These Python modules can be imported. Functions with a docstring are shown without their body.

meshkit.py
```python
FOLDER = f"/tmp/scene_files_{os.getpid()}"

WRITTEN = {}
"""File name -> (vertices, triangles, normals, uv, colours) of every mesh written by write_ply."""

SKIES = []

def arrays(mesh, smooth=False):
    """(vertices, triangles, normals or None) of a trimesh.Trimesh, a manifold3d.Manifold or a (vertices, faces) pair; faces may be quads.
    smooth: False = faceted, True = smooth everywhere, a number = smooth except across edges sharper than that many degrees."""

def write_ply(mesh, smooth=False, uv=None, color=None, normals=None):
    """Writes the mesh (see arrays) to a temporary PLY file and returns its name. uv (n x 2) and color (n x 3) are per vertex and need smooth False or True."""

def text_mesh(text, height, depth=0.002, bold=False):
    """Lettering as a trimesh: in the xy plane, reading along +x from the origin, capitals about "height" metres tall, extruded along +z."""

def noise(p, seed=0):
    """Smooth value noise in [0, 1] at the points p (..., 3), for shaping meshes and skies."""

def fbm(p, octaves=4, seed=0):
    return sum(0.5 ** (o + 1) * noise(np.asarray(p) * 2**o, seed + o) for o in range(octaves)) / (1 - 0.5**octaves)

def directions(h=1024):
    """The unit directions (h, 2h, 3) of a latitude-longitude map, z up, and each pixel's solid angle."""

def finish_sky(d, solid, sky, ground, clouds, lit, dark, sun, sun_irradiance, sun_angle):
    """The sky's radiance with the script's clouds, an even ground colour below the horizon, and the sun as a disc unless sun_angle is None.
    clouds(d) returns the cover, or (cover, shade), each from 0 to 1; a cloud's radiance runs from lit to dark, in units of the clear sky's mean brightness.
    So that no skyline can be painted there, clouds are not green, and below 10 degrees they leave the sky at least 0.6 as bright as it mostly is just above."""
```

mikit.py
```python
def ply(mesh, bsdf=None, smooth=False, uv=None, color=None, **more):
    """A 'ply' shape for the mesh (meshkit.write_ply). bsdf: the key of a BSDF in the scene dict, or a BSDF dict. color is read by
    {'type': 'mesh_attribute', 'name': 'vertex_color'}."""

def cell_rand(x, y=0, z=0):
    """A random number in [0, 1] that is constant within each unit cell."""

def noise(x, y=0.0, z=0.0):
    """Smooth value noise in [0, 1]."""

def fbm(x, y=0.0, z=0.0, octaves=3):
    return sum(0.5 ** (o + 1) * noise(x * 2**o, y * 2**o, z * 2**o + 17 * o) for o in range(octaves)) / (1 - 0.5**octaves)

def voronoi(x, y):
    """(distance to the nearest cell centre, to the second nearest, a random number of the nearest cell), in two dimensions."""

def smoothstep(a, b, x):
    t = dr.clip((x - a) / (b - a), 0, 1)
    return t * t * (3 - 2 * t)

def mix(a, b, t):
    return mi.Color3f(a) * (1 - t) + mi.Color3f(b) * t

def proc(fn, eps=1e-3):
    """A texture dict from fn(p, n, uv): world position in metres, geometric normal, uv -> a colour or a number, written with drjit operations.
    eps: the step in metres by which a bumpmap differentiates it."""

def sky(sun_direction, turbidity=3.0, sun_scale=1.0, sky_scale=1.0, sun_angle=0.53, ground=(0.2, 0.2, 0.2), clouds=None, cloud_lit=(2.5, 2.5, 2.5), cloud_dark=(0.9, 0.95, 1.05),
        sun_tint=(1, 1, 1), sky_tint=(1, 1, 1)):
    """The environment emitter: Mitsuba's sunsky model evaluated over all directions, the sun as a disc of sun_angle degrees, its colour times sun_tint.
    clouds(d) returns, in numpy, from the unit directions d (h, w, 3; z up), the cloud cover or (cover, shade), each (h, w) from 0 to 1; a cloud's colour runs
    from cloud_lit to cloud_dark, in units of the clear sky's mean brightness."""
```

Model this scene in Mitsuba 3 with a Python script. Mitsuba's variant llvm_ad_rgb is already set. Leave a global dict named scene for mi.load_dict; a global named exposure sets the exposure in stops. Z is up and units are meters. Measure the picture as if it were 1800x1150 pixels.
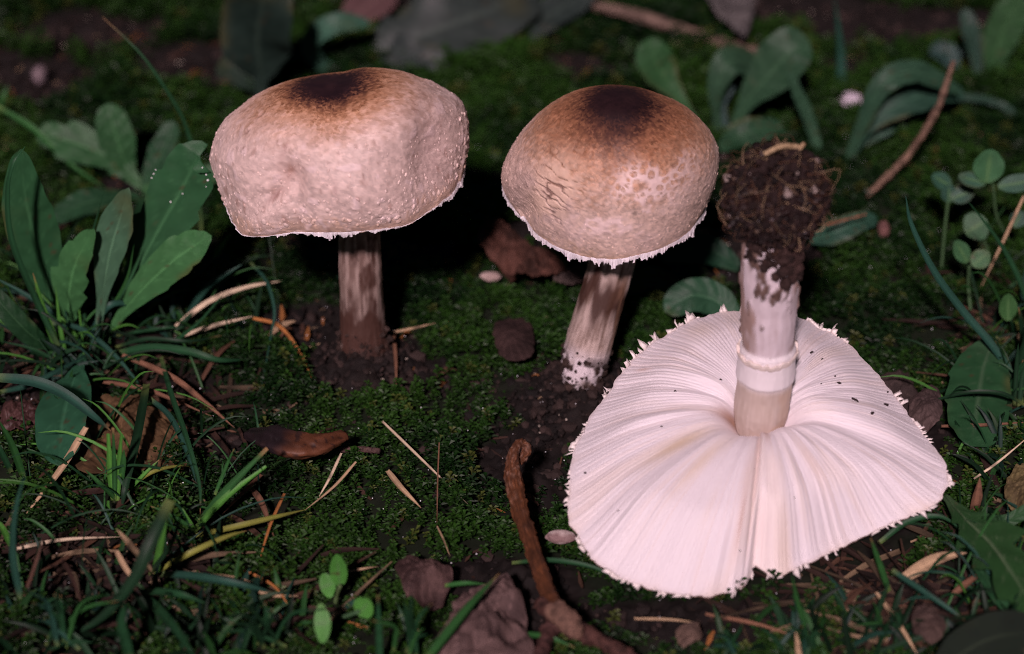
import math, random
import numpy as np, trimesh, mitsuba as mi, mikit
from scipy.spatial import cKDTree
from scipy.ndimage import gaussian_filter1d
from meshkit import fbm, noise
rng = np.random.default_rng(7)
random.seed(7)
scene, labels = {}, {}
# ------------------------------------------------------------------ camera, light, exposure
PITCH, DIST, FOV = math.radians(30), 0.64, 25.0
CAM = np.array([0, -DIST*math.cos(PITCH), DIST*math.sin(PITCH)])
FWD = np.array([0, math.cos(PITCH), -math.sin(PITCH)])
RIGHT, UP = np.array([1., 0, 0]), np.array([0, math.sin(PITCH), math.cos(PITCH)])
TX = math.tan(math.radians(FOV/2))
T = mi.ScalarTransform4f
scene['camera'] = {'type': 'thinlens', 'fov': FOV, 'fov_axis': 'x', 'aperture_radius': 0.0045, 'focus_distance': 0.574,
                   'near_clip': 0.01, 'far_clip': 200.0,
                   'to_world': T().look_at(origin=CAM.tolist(), target=[0, 0, 0], up=[0, 0, 1])}
az, el = math.radians(-9), math.radians(36)          # low sun from behind the camera, a little to the left
scene['sky'] = mikit.sky([math.sin(az)*math.cos(el), -math.cos(az)*math.cos(el), math.sin(el)], turbidity=3,
                         sun_scale=1.0, sky_scale=0.06, sun_angle=3.5, sun_tint=(1.0, 0.955, 1.45))
exposure = 1.5

# ------------------------------------------------------------------ photograph -> place helpers (used once, at build time)
def ray(px, py):
    d = FWD + RIGHT*((px-900)/900*TX) - UP*((py-575)/900*TX)
    return d
def at(px, py, h=0.0):
    """point h millimetres above the datum seen at this place of the photograph"""
    d = ray(px, py)
    return CAM + d*((h/1000-CAM[2])/d[2])
def depth(P): return (np.asarray(P)-CAM)@FWD
def pxm(P): return 2*TX*depth(P)/1800            # metres per photo pixel at P
def proj(V):
    d = np.asarray(V)-CAM
    z = d@FWD
    return np.stack([900+d@RIGHT/z/TX*900, 575-d@UP/z/TX*900], -1), z
def unproj(p, z):
    return CAM + z[:, None]*(FWD + RIGHT*((p[:, :1]-900)/900*TX) - UP*((p[:, 1:]-575)/900*TX))
def nrm(v): return v/np.maximum(np.linalg.norm(v, axis=-1, keepdims=True), 1e-12)
def sstep(a, b, x):
    t = np.clip((x-a)/(b-a), 0, 1); return t*t*(3-2*t)
def mixc(a, b, t): return np.asarray(a)*(1-t[..., None]) + np.asarray(b)*t[..., None]

# ------------------------------------------------------------------ materials
VC = {'type': 'mesh_attribute', 'name': 'vertex_color'}
def pbr(rough, spec=0.5, sheen=0.0, coat=0.0):
    return {'type': 'twosided', 'bsdf': {'type': 'principled', 'base_color': VC, 'roughness': rough, 'specular': spec, 'sheen': sheen, 'clearcoat': coat, 'clearcoat_gloss': 0.9}}
scene['matte'] = pbr(0.85, 0.25)
scene['leafy'] = pbr(0.52, 0.18)
scene['moist'] = pbr(0.50, 0.18)
scene['gloss'] = pbr(0.42, 0.45)
scene['flesh'] = pbr(0.6, 0.3)
scene['skin'] = pbr(0.55, 0.35)
scene['water'] = {'type': 'dielectric', 'int_ior': 1.33}

# ------------------------------------------------------------------ scene entry helpers
taken = {}
def key_of(name):
    n = taken.get(name, 0); taken[name] = n+1
    return name if n == 0 else f'{name}_{n:03d}'
def obj(name, V, F, C, mat, parent=None, smooth=True):
    k = key_of(f'{parent}__{name}' if parent else name)
    C = np.broadcast_to(np.asarray(C, float), (len(V), 3))
    scene[k] = mikit.ply((np.asarray(V), np.asarray(F)), mat, smooth=smooth, color=np.clip(C, 0, 1))
    return k
def thing(name, label, cat, group=None, kind=None):
    k = key_of(name); tag(k, label, cat, group, kind); return k
def tag(k, label=None, cat=None, group=None, kind=None):
    d = {}
    if label: d['label'] = label
    if cat: d['category'] = cat
    if group: d['group'] = group
    if kind: d['kind'] = kind
    labels[k] = d; return k

# ------------------------------------------------------------------ geometry helpers
def spline(P, n):
    P = np.asarray(P, float)
    if len(P) == 2: return P[0] + np.linspace(0, 1, n)[:, None]*(P[1]-P[0])
    Q = np.vstack([2*P[0]-P[1], P, 2*P[-1]-P[-2]])
    u = np.linspace(0, len(P)-1-1e-9, n); i = u.astype(int); t = (u-i)[:, None]
    a, b, c, d = Q[i], Q[i+1], Q[i+2], Q[i+3]
    return 0.5*((2*b)+(c-a)*t+(2*a-5*b+4*c-d)*t*t+(3*b-a-3*c+d)*t**3)
def grid_faces(n, m, wrap=False):
    i, j = np.meshgrid(np.arange(n-1), np.arange(m if wrap else m-1), indexing='ij')
    a = i*m+j; b = i*m+(j+1) % m
    q = np.stack([a, b, b+m, a+m], -1).reshape(-1, 4)
    return np.vstack([q[:, [0, 1, 2]], q[:, [0, 2, 3]]])
def frames(P):
    t = nrm(np.gradient(P, axis=0))
    ref = np.eye(3)[np.argmin(np.abs(t).mean(0))]; a = nrm(np.cross(t, ref))
    return t, a, np.cross(t, a)
def tube(P, R, sides=8, n=24, rough=0.0, seed=0, caps=True, flat=1.0, freq=600):
    """a closed tapering tube along the points P"""
    P = spline(P, n); R = np.interp(np.linspace(0, 1, n), np.linspace(0, 1, np.size(R)), np.atleast_1d(R)) if np.size(R) > 1 else np.full(n, float(R))
    t, a, b = frames(P)
    th = np.arange(sides)*2*np.pi/sides
    V = P[:, None] + R[:, None, None]*(np.cos(th)[None, :, None]*a[:, None] + flat*np.sin(th)[None, :, None]*b[:, None])
    if rough:
        V = P[:, None] + (V-P[:, None])*(1+rough*(fbm(V*freq, 3, seed)[..., None]*2-1))
    V = V.reshape(-1, 3); F = grid_faces(n, sides, True)
    if caps:
        k = len(V); V = np.vstack([V, P[0]-t[0]*R[0]*0.3, P[-1]+t[-1]*R[-1]*0.3])
        j = np.arange(sides); e = (n-1)*sides
        F = np.vstack([F, np.stack([(j+1) % sides, j, j*0+k], 1), np.stack([e+j, e+(j+1) % sides, j*0+k+1], 1)])
    u = np.repeat(np.linspace(0, 1, n), sides); u = np.concatenate([u, [0, 1]]) if caps else u
    v = np.tile(np.arange(sides)/sides, n); v = np.concatenate([v, [0, 0]]) if caps else v
    return V, F, u, v
def join(parts):
    Vs, Fs, Cs, k = [], [], [], 0
    for V, F, C in parts:
        Vs.append(V); Fs.append(np.asarray(F)+k); Cs.append(np.broadcast_to(np.asarray(C, float), (len(V), 3))); k += len(V)
    return np.vstack(Vs), np.vstack(Fs), np.vstack(Cs)
TOCAM = -FWD
def strip(P, W, seg=16, across=4, hint=None, fold=0.15, teeth=0.0, nteeth=7, wave=0.0, seed=0, twist=0.0, thick=0.0):
    """leaf or blade: P midrib control points, W half widths at equal steps along it. fold>0 = raised edges (V section)"""
    P = spline(P, seg); u = np.linspace(0, 1, seg)
    W = np.interp(u, np.linspace(0, 1, len(W)), W)
    hint = nrm(np.array(hint if hint is not None else [0, -0.55, 0.83], float))
    t = nrm(np.gradient(P, axis=0))
    s = nrm(np.cross(t, hint)); nn = np.cross(s, t)
    if twist:
        c_, s_ = np.cos(twist*u)[:, None], np.sin(twist*u)[:, None]
        s, nn = s*c_+nn*s_, nn*c_-s*s_
    x = np.linspace(-1, 1, across+1)
    w = W[:, None]*np.ones(across+1)
    if teeth:
        saw = ((u*nteeth+seed*0.37) % 1.0)
        edge = 1+teeth*(saw-0.5)*np.sin(np.pi*np.clip(u, 0, 1))
        edge2 = 1+teeth*(((u*nteeth*0.83+0.4+seed*0.61) % 1.0)-0.5)*np.sin(np.pi*u)
        w = w*np.where(x[None] > 0, (1+(edge-1)[:, None]*np.abs(x)[None]**3), (1+(edge2-1)[:, None]*np.abs(x)[None]**3))
    ax = np.abs(x)[None]
    lift = fold*w*ax + (wave*W[:, None]*np.sin(u[:, None]*13+seed*2.1+np.sign(x)[None]*1.3)*ax**2 if wave else 0)
    V = P[:, None] + s[:, None]*(w*x[None])[..., None] + nn[:, None]*lift[..., None]
    return V.reshape(-1, 3), grid_faces(seg, across+1), np.repeat(u, across+1), np.tile(x, seg)
def pts(spec): return np.array([at(*p) for p in spec])
def lighten(C, u, k): return np.clip(C*(1+k*(u[:, None])), 0, 1)

GREEN = {'dark': (.012, .048, .019), 'mid': (.022, .085, .022), 'bright': (.052, .170, .028), 'blue': (.015, .052, .036), 'yellow': (.16, .17, .035),
         'straw': (.36, .25, .15), 'brown': (.15, .075, .045), 'pale': (.50, .40, .28), 'orange': (.30, .12, .035), 'deep': (.007, .026, .011), 'grey': (.040, .078, .060), 'umber': (.07, .035, .025)}
def blade_mesh(spec, w, col='dark', seed=0, tip=True, fold=0.35, base=True):
    P = pts(spec); m = pxm(P.mean(0))
    h = w*m/2*.88
    Wp = [h*(.75 if base else .35), h, h, h*.85, h*.55, h*.08 if tip else h*.45]
    seg = 10+3*len(spec)
    V, F, u, x = strip(P, Wp, seg=seg, across=4, fold=fold, seed=seed, twist=(rng.random()-.5)*.9)
    c = np.array(GREEN[col])*(0.85+.3*rng.random())
    C = np.tile(c, (len(V), 1))
    C = C*(1+.35*(fbm(np.stack([u*9, x*0+seed, x*0], -1), 2, seed)-.5)[:, None]*2*.5)
    C *= (1+0.22*np.cos(x*9))[:, None]
    if col not in ('straw', 'brown', 'pale', 'orange', 'umber'):
        C = mixc(C, np.array((.20, .26, .07))*.7, sstep(.12, 0, u)*.55)
        dry = sstep(.86, 1.0, u)*(rng.random() < .4)
        C = mixc(C, (.22, .13, .06), dry)
    else:
        C = mixc(C, c*.35, sstep(.55, .75, fbm(V*420, 3, seed)))
    return V, F, C
def blades(parent, rows, name='blade'):
    for i, r in enumerate(rows):
        V, F, C = blade_mesh(r[0], r[1], r[2] if len(r) > 2 else 'dark', seed=i+len(parent), tip=(r[3] if len(r) > 3 else True))
        obj(name, V, F, C, 'leafy' if (len(r) < 3 or r[2] not in ('straw', 'brown', 'pale', 'orange', 'umber')) else 'matte', parent)
def lone(name, label, cat, spec, w, col, group=None, tip=True, fold=.35, mat=None):
    V, F, C = blade_mesh(spec, w, col, seed=len(labels), tip=tip, fold=fold)
    k = obj(name, V, F, C, mat or ('leafy' if col in ('dark', 'mid', 'bright', 'blue', 'deep', 'grey') else 'matte'))
    return tag(k, label, cat, group)

# ------------------------------------------------------------------ ground
SOIL_AND_FALLOFF = [  # bare soil, with far patches added to darken the back like flash falloff: centre in the photograph, radii in px across and in depth
    (1040, 690, 190, 95), (930, 760, 110, 110), (640, 640, 130, 60), (560, 560, 110, 60), (900, 1000, 210, 60), (390, 775, 80, 40), (1150, 1075, 280, 60),
    (90, 720, 130, 110), (1330, 430, 150, 60), (930, 410, 110, 60), (230, 1000, 170, 70), (760, 450, 120, 40), (1610, 770, 90, 60),
    (1650, 1080, 200, 90), (120, 60, 260, 55), (60, 130, 150, 40), (330, 100, 120, 50), (900, 30, 180, 40), (1620, 40, 220, 35), (560, 180, 120, 40), (740, 20, 150, 40), (1500, 110, 90, 25), (1010, 110, 60, 25), (280, 330, 120, 40), (1350, 190, 60, 20), (80, 580, 160, 90), (320, 685, 70, 40), (1420, 20, 200, 40)]
SOIL_AND_FALLOFF_W = []
for px, py, rx, ry in SOIL_AND_FALLOFF:
    c = at(px, py); SOIL_AND_FALLOFF_W.append((c[0], c[1], rx*pxm(c), abs(at(px, py-ry)[1]-at(px, py+ry)[1])/2))
def soil_and_falloff(x, y):
    s = np.zeros_like(x)
    for cx, cy, rx, ry in SOIL_AND_FALLOFF_W:
        s = np.maximum(s, 1.25-np.sqrt(((x-cx)/rx)**2+((y-cy)/ry)**2))
    p = np.stack([x*45, y*45, x*0], -1)
    return np.clip(s + (fbm(p, 4, 3)-.5)*1.55, 0, 1)
def gz(x, y):
    x, y = np.asarray(x, float), np.asarray(y, float)
    p = np.stack([x*16, y*16, x*0], -1)
    z = (fbm(p, 3, 11)-.5)*.010
    for (bx, by), r, h in (((638, 632), .013, .0075), ((1024, 668), .013, .0040)):
        c = at(bx, by); z = z + h*np.exp(-((x-c[0])**2+(y-c[1])**2)/r**2)
    c = at(1300, 860)                                  # a hollow where the turned-over cap lies
    z = z - .005*np.exp(-((x-c[0])**2+(y-c[1])**2)/.05**2)
    return z - .002
def build_ground():
    xs = np.arange(-.30, .3001, .0011); ys = np.arange(-.24, .42, .0012)
    X, Y = np.meshgrid(xs, ys, indexing='ij')
    p = np.stack([X, Y, X*0], -1)
    s = soil_and_falloff(X, Y)
    Z = gz(X, Y) + s*((fbm(p*520, 3, 5)-.5)*.0062 + (fbm(p*120, 2, 6)-.5)*.006)
    C = mixc((.0042, .0032, .0029), (.0115, .0078, .0070), fbm(p*160, 4, 8))
    C = mixc(C, (.006, .010, .004), 1-sstep(.1, .5, s))
    C *= (.7+.6*noise(p*900, 4))[..., None]
    V = np.stack([X, Y, Z], -1).reshape(-1, 3); F = grid_faces(*X.shape)
    # skirt out to the horizon
    n, m = X.shape
    ring = np.concatenate([np.arange(m), (np.arange(1, n))*m+m-1, (n-1)*m+np.arange(m-2, -1, -1), np.arange(n-2, 0, -1)*m])
    R0 = V[ring]; k = len(V); parts, Fs, L = [V], [F], len(ring)
    prev = ring
    for i, sc in enumerate((1.5, 3, 8, 40, 300)):
        Q = R0*[sc, sc, 0]; Q[:, 2] = (fbm(Q*[6, 6, 0], 3, 2)-.5)*.02-.004 if i < 4 else -.004
        parts.append(Q); cur = np.arange(k, k+L); k += L
        j = np.arange(L); q = np.stack([prev[j], prev[(j+1) % L], cur[(j+1) % L], cur[j]], 1)
        Fs += [q[:, [0, 2, 1]], q[:, [0, 3, 2]]]; prev = cur
    Vall = np.vstack(parts); C = np.vstack([C.reshape(-1, 3), np.tile((.02, .032, .014), (len(Vall)-len(V), 1))])
    tag(obj('ground', Vall, np.vstack(Fs), C, 'matte'), 'dark damp woodland soil between moss and leaf litter', 'ground', kind='structure')
build_ground()

def at_ground(px, py, h=0.0):
    P = at(px, py, h)
    for _ in range(3): P = at(px, py, h+1000*float(gz(P[0], P[1])))
    return P

def build_moss():
    # one shoot: an upright stem clothed in small pointed leaves; several variants are scattered with their own turn, size and tint
    def shoot(seed):
        r = np.random.default_rng(seed); V, F, K = [], [], []
        nl = 13
        for i in range(nl):
            f = i/(nl-1); z = .15+.85*f; a = i*2.4+r.random()*.7; L = (.62-.30*f)*(.8+.4*r.random()); up = .15+.75*f
            d = np.array([math.cos(a), math.sin(a), 0]); s = np.array([-d[1], d[0], 0])
            o = np.array([0, 0, z*.9]); mid = o+d*L*.5+np.array([0, 0, L*up*.55]); tip = o+d*L+np.array([0, 0, L*up*.75-.08])
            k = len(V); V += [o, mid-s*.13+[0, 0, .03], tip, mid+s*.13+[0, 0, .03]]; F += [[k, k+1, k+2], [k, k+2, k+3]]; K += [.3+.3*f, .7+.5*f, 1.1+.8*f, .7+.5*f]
        return np.array(V), np.array(F), np.array(K)
    var = [shoot(s) for s in range(6)]
    N = 76000
    x = rng.uniform(-.235, .235, N); y = rng.uniform(-.165, .33, N)
    s = soil_and_falloff(x, y)
    hw = .135+(y+.15)*.23
    far = np.clip((y+.0)/.3, 0, 1)
    keep = (rng.random(N) > sstep(.08, .62, s)*1.02) & (np.abs(x) < hw+.02) & (rng.random(N) > far*.35)
    cc = at(1318, 850); keep &= np.hypot(x-cc[0], y-cc[1]) > .046          # flattened under the fallen cap
    x, y = x[keep], y[keep]; n = len(x)
    lump = fbm(np.stack([x*70, y*70, x*0], -1), 3, 21)
    z = gz(x, y)+(lump-.45)*.011-.0004
    size = (.0017+.0026*rng.random(n)**1.5)*(1+.9*np.clip((y-.02)/.25, 0, 1))*(.75+.6*lump)
    ang = rng.uniform(0, 2*np.pi, n); tilt = rng.normal(0, .33, (n, 2))
    tint = fbm(np.stack([x*30, y*30, x*0], -1), 3, 33)
    base = mixc((.0030, .0145, .0024), (.0135, .042, .0050), sstep(.3, .7, tint+rng.normal(0, .08, n)))
    base = mixc(base, (.06, .07, .015), (rng.random(n) < .05)*.6)
    parts = []
    pick = rng.integers(0, 6, n)
    for v in range(6):
        i = np.where(pick == v)[0]; V, F, K = var[v]
        c, sn = np.cos(ang[i]), np.sin(ang[i])
        Q = V[None]*size[i][:, None, None]
        Q = np.stack([Q[..., 0]*c[:, None]-Q[..., 1]*sn[:, None], Q[..., 0]*sn[:, None]+Q[..., 1]*c[:, None], Q[..., 2]], -1)
        Q[..., 0] += Q[..., 2]*tilt[i, :1]; Q[..., 1] += Q[..., 2]*tilt[i, 1:]
        Q += np.stack([x[i], y[i], z[i]], -1)[:, None]
        Fv = F[None]+(np.arange(len(i))*len(V))[:, None, None]
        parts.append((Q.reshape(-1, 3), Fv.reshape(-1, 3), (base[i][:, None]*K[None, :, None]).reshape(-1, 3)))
    V, F, C = join(parts)
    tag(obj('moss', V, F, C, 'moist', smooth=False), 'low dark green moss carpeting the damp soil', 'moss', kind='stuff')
build_moss()

ICO = trimesh.creation.icosphere(subdivisions=1)
def build_crumbs():
    parts = []
    N = 22000
    x = rng.uniform(-.22, .22, N); y = rng.uniform(-.16, .25, N)
    s = soil_and_falloff(x, y); keep = rng.random(N) < sstep(.3, .8, s)
    for px, py, cnt, sp in ((1026, 672, 520, .011), (640, 640, 520, .011), (945, 740, 180, .014)):
        c = at(px, py); x = np.concatenate([x, c[0]+rng.normal(0, sp, cnt)]); y = np.concatenate([y, c[1]+rng.normal(0, sp*.8, cnt)]); keep = np.concatenate([keep, np.ones(cnt, bool)])
    x, y = x[keep], y[keep]
    V0, F0 = np.array(trimesh.creation.icosahedron().vertices), np.array(trimesh.creation.icosahedron().faces)
    n = len(x)
    r = .0004+.0016*rng.random(n)**3.0
    Q = V0[None]*(1+.5*(rng.random((n, len(V0), 1))-.5))*r[:, None, None]*rng.uniform(.6, 1.3, (n, 1, 3))
    Q += np.stack([x, y, gz(x, y)+.0006], -1)[:, None]
    c = mixc((.0045, .0032, .0030), (.036, .023, .020), rng.random(n)**2)
    gr = rng.random(n) < .035
    c[gr] = np.array((.42, .36, .30))*(.5+.7*rng.random((gr.sum(), 1)))
    Q[gr] = Q[gr].mean(1, keepdims=True)+(Q[gr]-Q[gr].mean(1, keepdims=True))*.45*(.0009/np.maximum(r[gr], .0005))[:, None, None]
    tag(obj('soil_crumbs', Q.reshape(-1, 3), (F0[None]+(np.arange(n)*len(V0))[:, None, None]).reshape(-1, 3), np.repeat(c, len(V0), 0), 'matte', smooth=False),
        'loose dark soil crumbs and pale grit scattered over the bare patches', 'soil', kind='stuff')
    # plant litter: tiny dead shreds
    parts = []
    for i in range(2200):
        x, y = rng.uniform(-.21, .21), rng.uniform(-.155, .22)
        sx = float(soil_and_falloff(np.array([x]), np.array([y]))[0])
        if rng.random() > .12+sx: continue
        z = float(gz(x, y))+.0012; a = rng.uniform(0, 2*np.pi); L = .002+.007*rng.random()**2
        d = np.array([math.cos(a), math.sin(a), rng.normal(0, .2)])*L
        o = np.array([x, y, z])
        V, F, u, xx = strip([o, o+d*.5+[0, 0, L*.12*rng.normal()], o+d], [L*.05, L*(.04+.12*rng.random()), L*.03], seg=5, across=2, hint=[rng.normal()*.4, -.3, 1], fold=.3)
        parts.append((V, F, np.array(GREEN[random.choice(['brown', 'umber', 'straw', 'brown', 'umber', 'orange'])])*(.25+.6*rng.random()**2)))
    V, F, C = join(parts)
    tag(obj('leaf_litter', V, F, C, 'matte'), 'tiny shreds of dead grass and leaf strewn on the soil', 'litter', kind='stuff')
build_crumbs()
def build_thatch():
    parts = []
    spots = [(150, 1010, 190, 110, 150), (1560, 1060, 190, 70, 150), (110, 620, 120, 60, 90), (1720, 900, 80, 90, 60), (330, 720, 140, 60, 60), (420, 1060, 160, 60, 60), (1780, 620, 60, 120, 50), (80, 480, 90, 80, 40)]
    for px, py, sx, sy, cnt in spots:
        for i in range(cnt):
            P0 = at(px+rng.normal(0, sx*.6), py+rng.normal(0, sy*.6)); a = rng.uniform(0, 2*np.pi); L = .006+.02*rng.random()
            d = np.array([math.cos(a), math.sin(a), rng.uniform(-.08, .22)])*L; o = np.array([P0[0], P0[1], float(gz(P0[0], P0[1]))+.001])
            V, F, u, x = strip([o, o+d*.5+[0, 0, L*.06*rng.normal()], o+d], [.0003+.0005*rng.random(), .0004+.0006*rng.random(), .0002], seg=7, across=2, hint=[rng.normal()*.5, -.4, 1], fold=.4)
            c = np.array(GREEN[random.choice(['brown', 'umber', 'straw', 'umber', 'brown', 'umber'])])*(.12+.45*rng.random()**1.6)
            parts.append((V, F, mixc(c, c*.4, sstep(.5, .7, fbm(V*500, 2, i)))))
    tag(obj('dead_grass', *join(parts), 'matte'), 'tangle of short dead grass blades lying among the tufts', 'grass', kind='stuff')
    parts = []
    for px, py, sx, sy, cnt in [(150, 1080, 220, 80, 70), (1520, 1120, 220, 40, 80), (90, 640, 110, 50, 50), (1780, 760, 50, 180, 60), (420, 1110, 150, 50, 60), (300, 560, 120, 40, 40)]:
        for i in range(cnt):
            P0 = at(px+rng.normal(0, sx*.6), py+rng.normal(0, sy*.6)); a = rng.uniform(0, 2*np.pi); L = .006+.012*rng.random()
            o = np.array([P0[0], P0[1], float(gz(P0[0], P0[1]))]); q = rng.uniform(.2, 1.0)
            d = np.array([math.cos(a)*q, math.sin(a)*q, 1.1-.7*q])*L
            V, F, u, x = strip([o, o+d*.55+[0, 0, L*.1], o+d], [.0004+.0004*rng.random(), .0005+.0003*rng.random(), .00005], seg=7, across=2, hint=[rng.normal()*.4, -.7, .6], fold=.4)
            c = np.array(GREEN[random.choice(['dark', 'mid', 'deep', 'deep', 'blue', 'dark'])])*(.3+.5*rng.random()); parts.append((V, F, c))
    for px, py, sx, sy, cnt in [(140, 620, 120, 60, 60), (260, 880, 180, 90, 60), (120, 500, 90, 70, 30), (1740, 640, 60, 180, 40), (1735, 1040, 70, 40, 40), (400, 560, 80, 50, 20)]:
        for i in range(cnt):
            P0 = at(px+rng.normal(0, sx*.6), py+rng.normal(0, sy*.6)); a = rng.uniform(0, 2*np.pi); L = .012+.026*rng.random(); o = np.array([P0[0], P0[1], float(gz(P0[0], P0[1]))]); q = rng.uniform(.4, 1.1)
            d = np.array([math.cos(a)*q, math.sin(a)*q, 1.0-.75*q])*L; w_ = .00018+.00022*rng.random()
            V, F, u, x = strip([o, o+d*.4+[0, 0, L*.14], o+d*.75+[0, 0, L*.12], o+d], [w_, w_, w_*.8, .00003], seg=10, across=2, hint=[rng.normal()*.4, -.7, .6], fold=.4)
            parts.append((V, F, np.array(GREEN[random.choice(['dark', 'mid', 'deep', 'blue', 'dark', 'bright'])])*(.5+.6*rng.random())))
    tag(obj('short_grass', *join(parts), 'leafy'), 'short dark grass shoots filling the gaps between the tufts', 'grass', kind='stuff')
    # small drops on moss and soil, coloured whitish to paint in wet glints
    S = trimesh.creation.icosphere(subdivisions=1); n = 700
    x = rng.uniform(-.2, .2, n); y = rng.uniform(-.15, .12, n); r = .00008+.00010*rng.random(n)**2
    Q = np.array(S.vertices)[None]*r[:, None, None]+np.stack([x, y, gz(x, y)+.0022+.002*rng.random(n)], -1)[:, None]
    tag(obj('dew', Q.reshape(-1, 3), (np.array(S.faces)[None]+(np.arange(n)*len(S.vertices))[:, None, None]).reshape(-1, 3), (.75, .77, .8), 'gloss'), 'tiny water drops on moss and soil with glints painted in whitish', 'dew', kind='stuff')
build_thatch()

# ------------------------------------------------------------------ mushrooms
def outline_radius(poly, c):
    P = np.asarray(poly, float); P = np.vstack([P[-2:], P, P[:3]])
    seg = spline(P, 40*len(P))-c
    a, r = np.arctan2(seg[:, 1], seg[:, 0]), np.hypot(*seg.T)
    o = np.argsort(a); a, r = a[o], r[o]
    return lambda x: np.interp(x, np.concatenate([a-2*np.pi, a, a+2*np.pi]), np.tile(r, 3))
def fit_outline(V, c, poly, its=6):
    """pulls the dome's own outline in or out about its middle until it has the irregular outline of the real cap"""
    tgt = outline_radius(poly, np.asarray(c, float))
    for _ in range(its):
        p, z = proj(V); d = p-c; a, r = np.arctan2(d[:, 1], d[:, 0]), np.hypot(*d.T)
        nb = 200; b = ((a+np.pi)/(2*np.pi)*nb).astype(int) % nb; sil = np.zeros(nb); np.maximum.at(sil, b, r)
        kk = np.array([.25, .5, .25]); sil = np.convolve(np.concatenate([sil[-1:], sil, sil[:1]]), kk, 'valid')
        ctr = (np.arange(nb)+.5)/nb*2*np.pi-np.pi
        s = tgt(a)/np.interp(a, np.concatenate([ctr-2*np.pi, ctr, ctr+2*np.pi]), np.tile(sil, 3))
        V = unproj(c+d*s[:, None], z)
    return V
def vnormals(V, F):
    n = np.zeros_like(V); f = np.cross(V[F[:, 1]]-V[F[:, 0]], V[F[:, 2]]-V[F[:, 0]])
    for k in range(3): np.add.at(n, F[:, k], f)
    return nrm(n)
def up_at(px, py, y):
    d = ray(px, py); return CAM+d*((y-CAM[1])/d[1])
def axes(up, spin=0.0):
    up = nrm(np.asarray(up, float)); x = nrm(np.cross([0, 1, 0], up)); y = np.cross(up, x)
    c, s = math.cos(spin), math.sin(spin)
    return x*c+y*s, y*c-x*s, up

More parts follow.
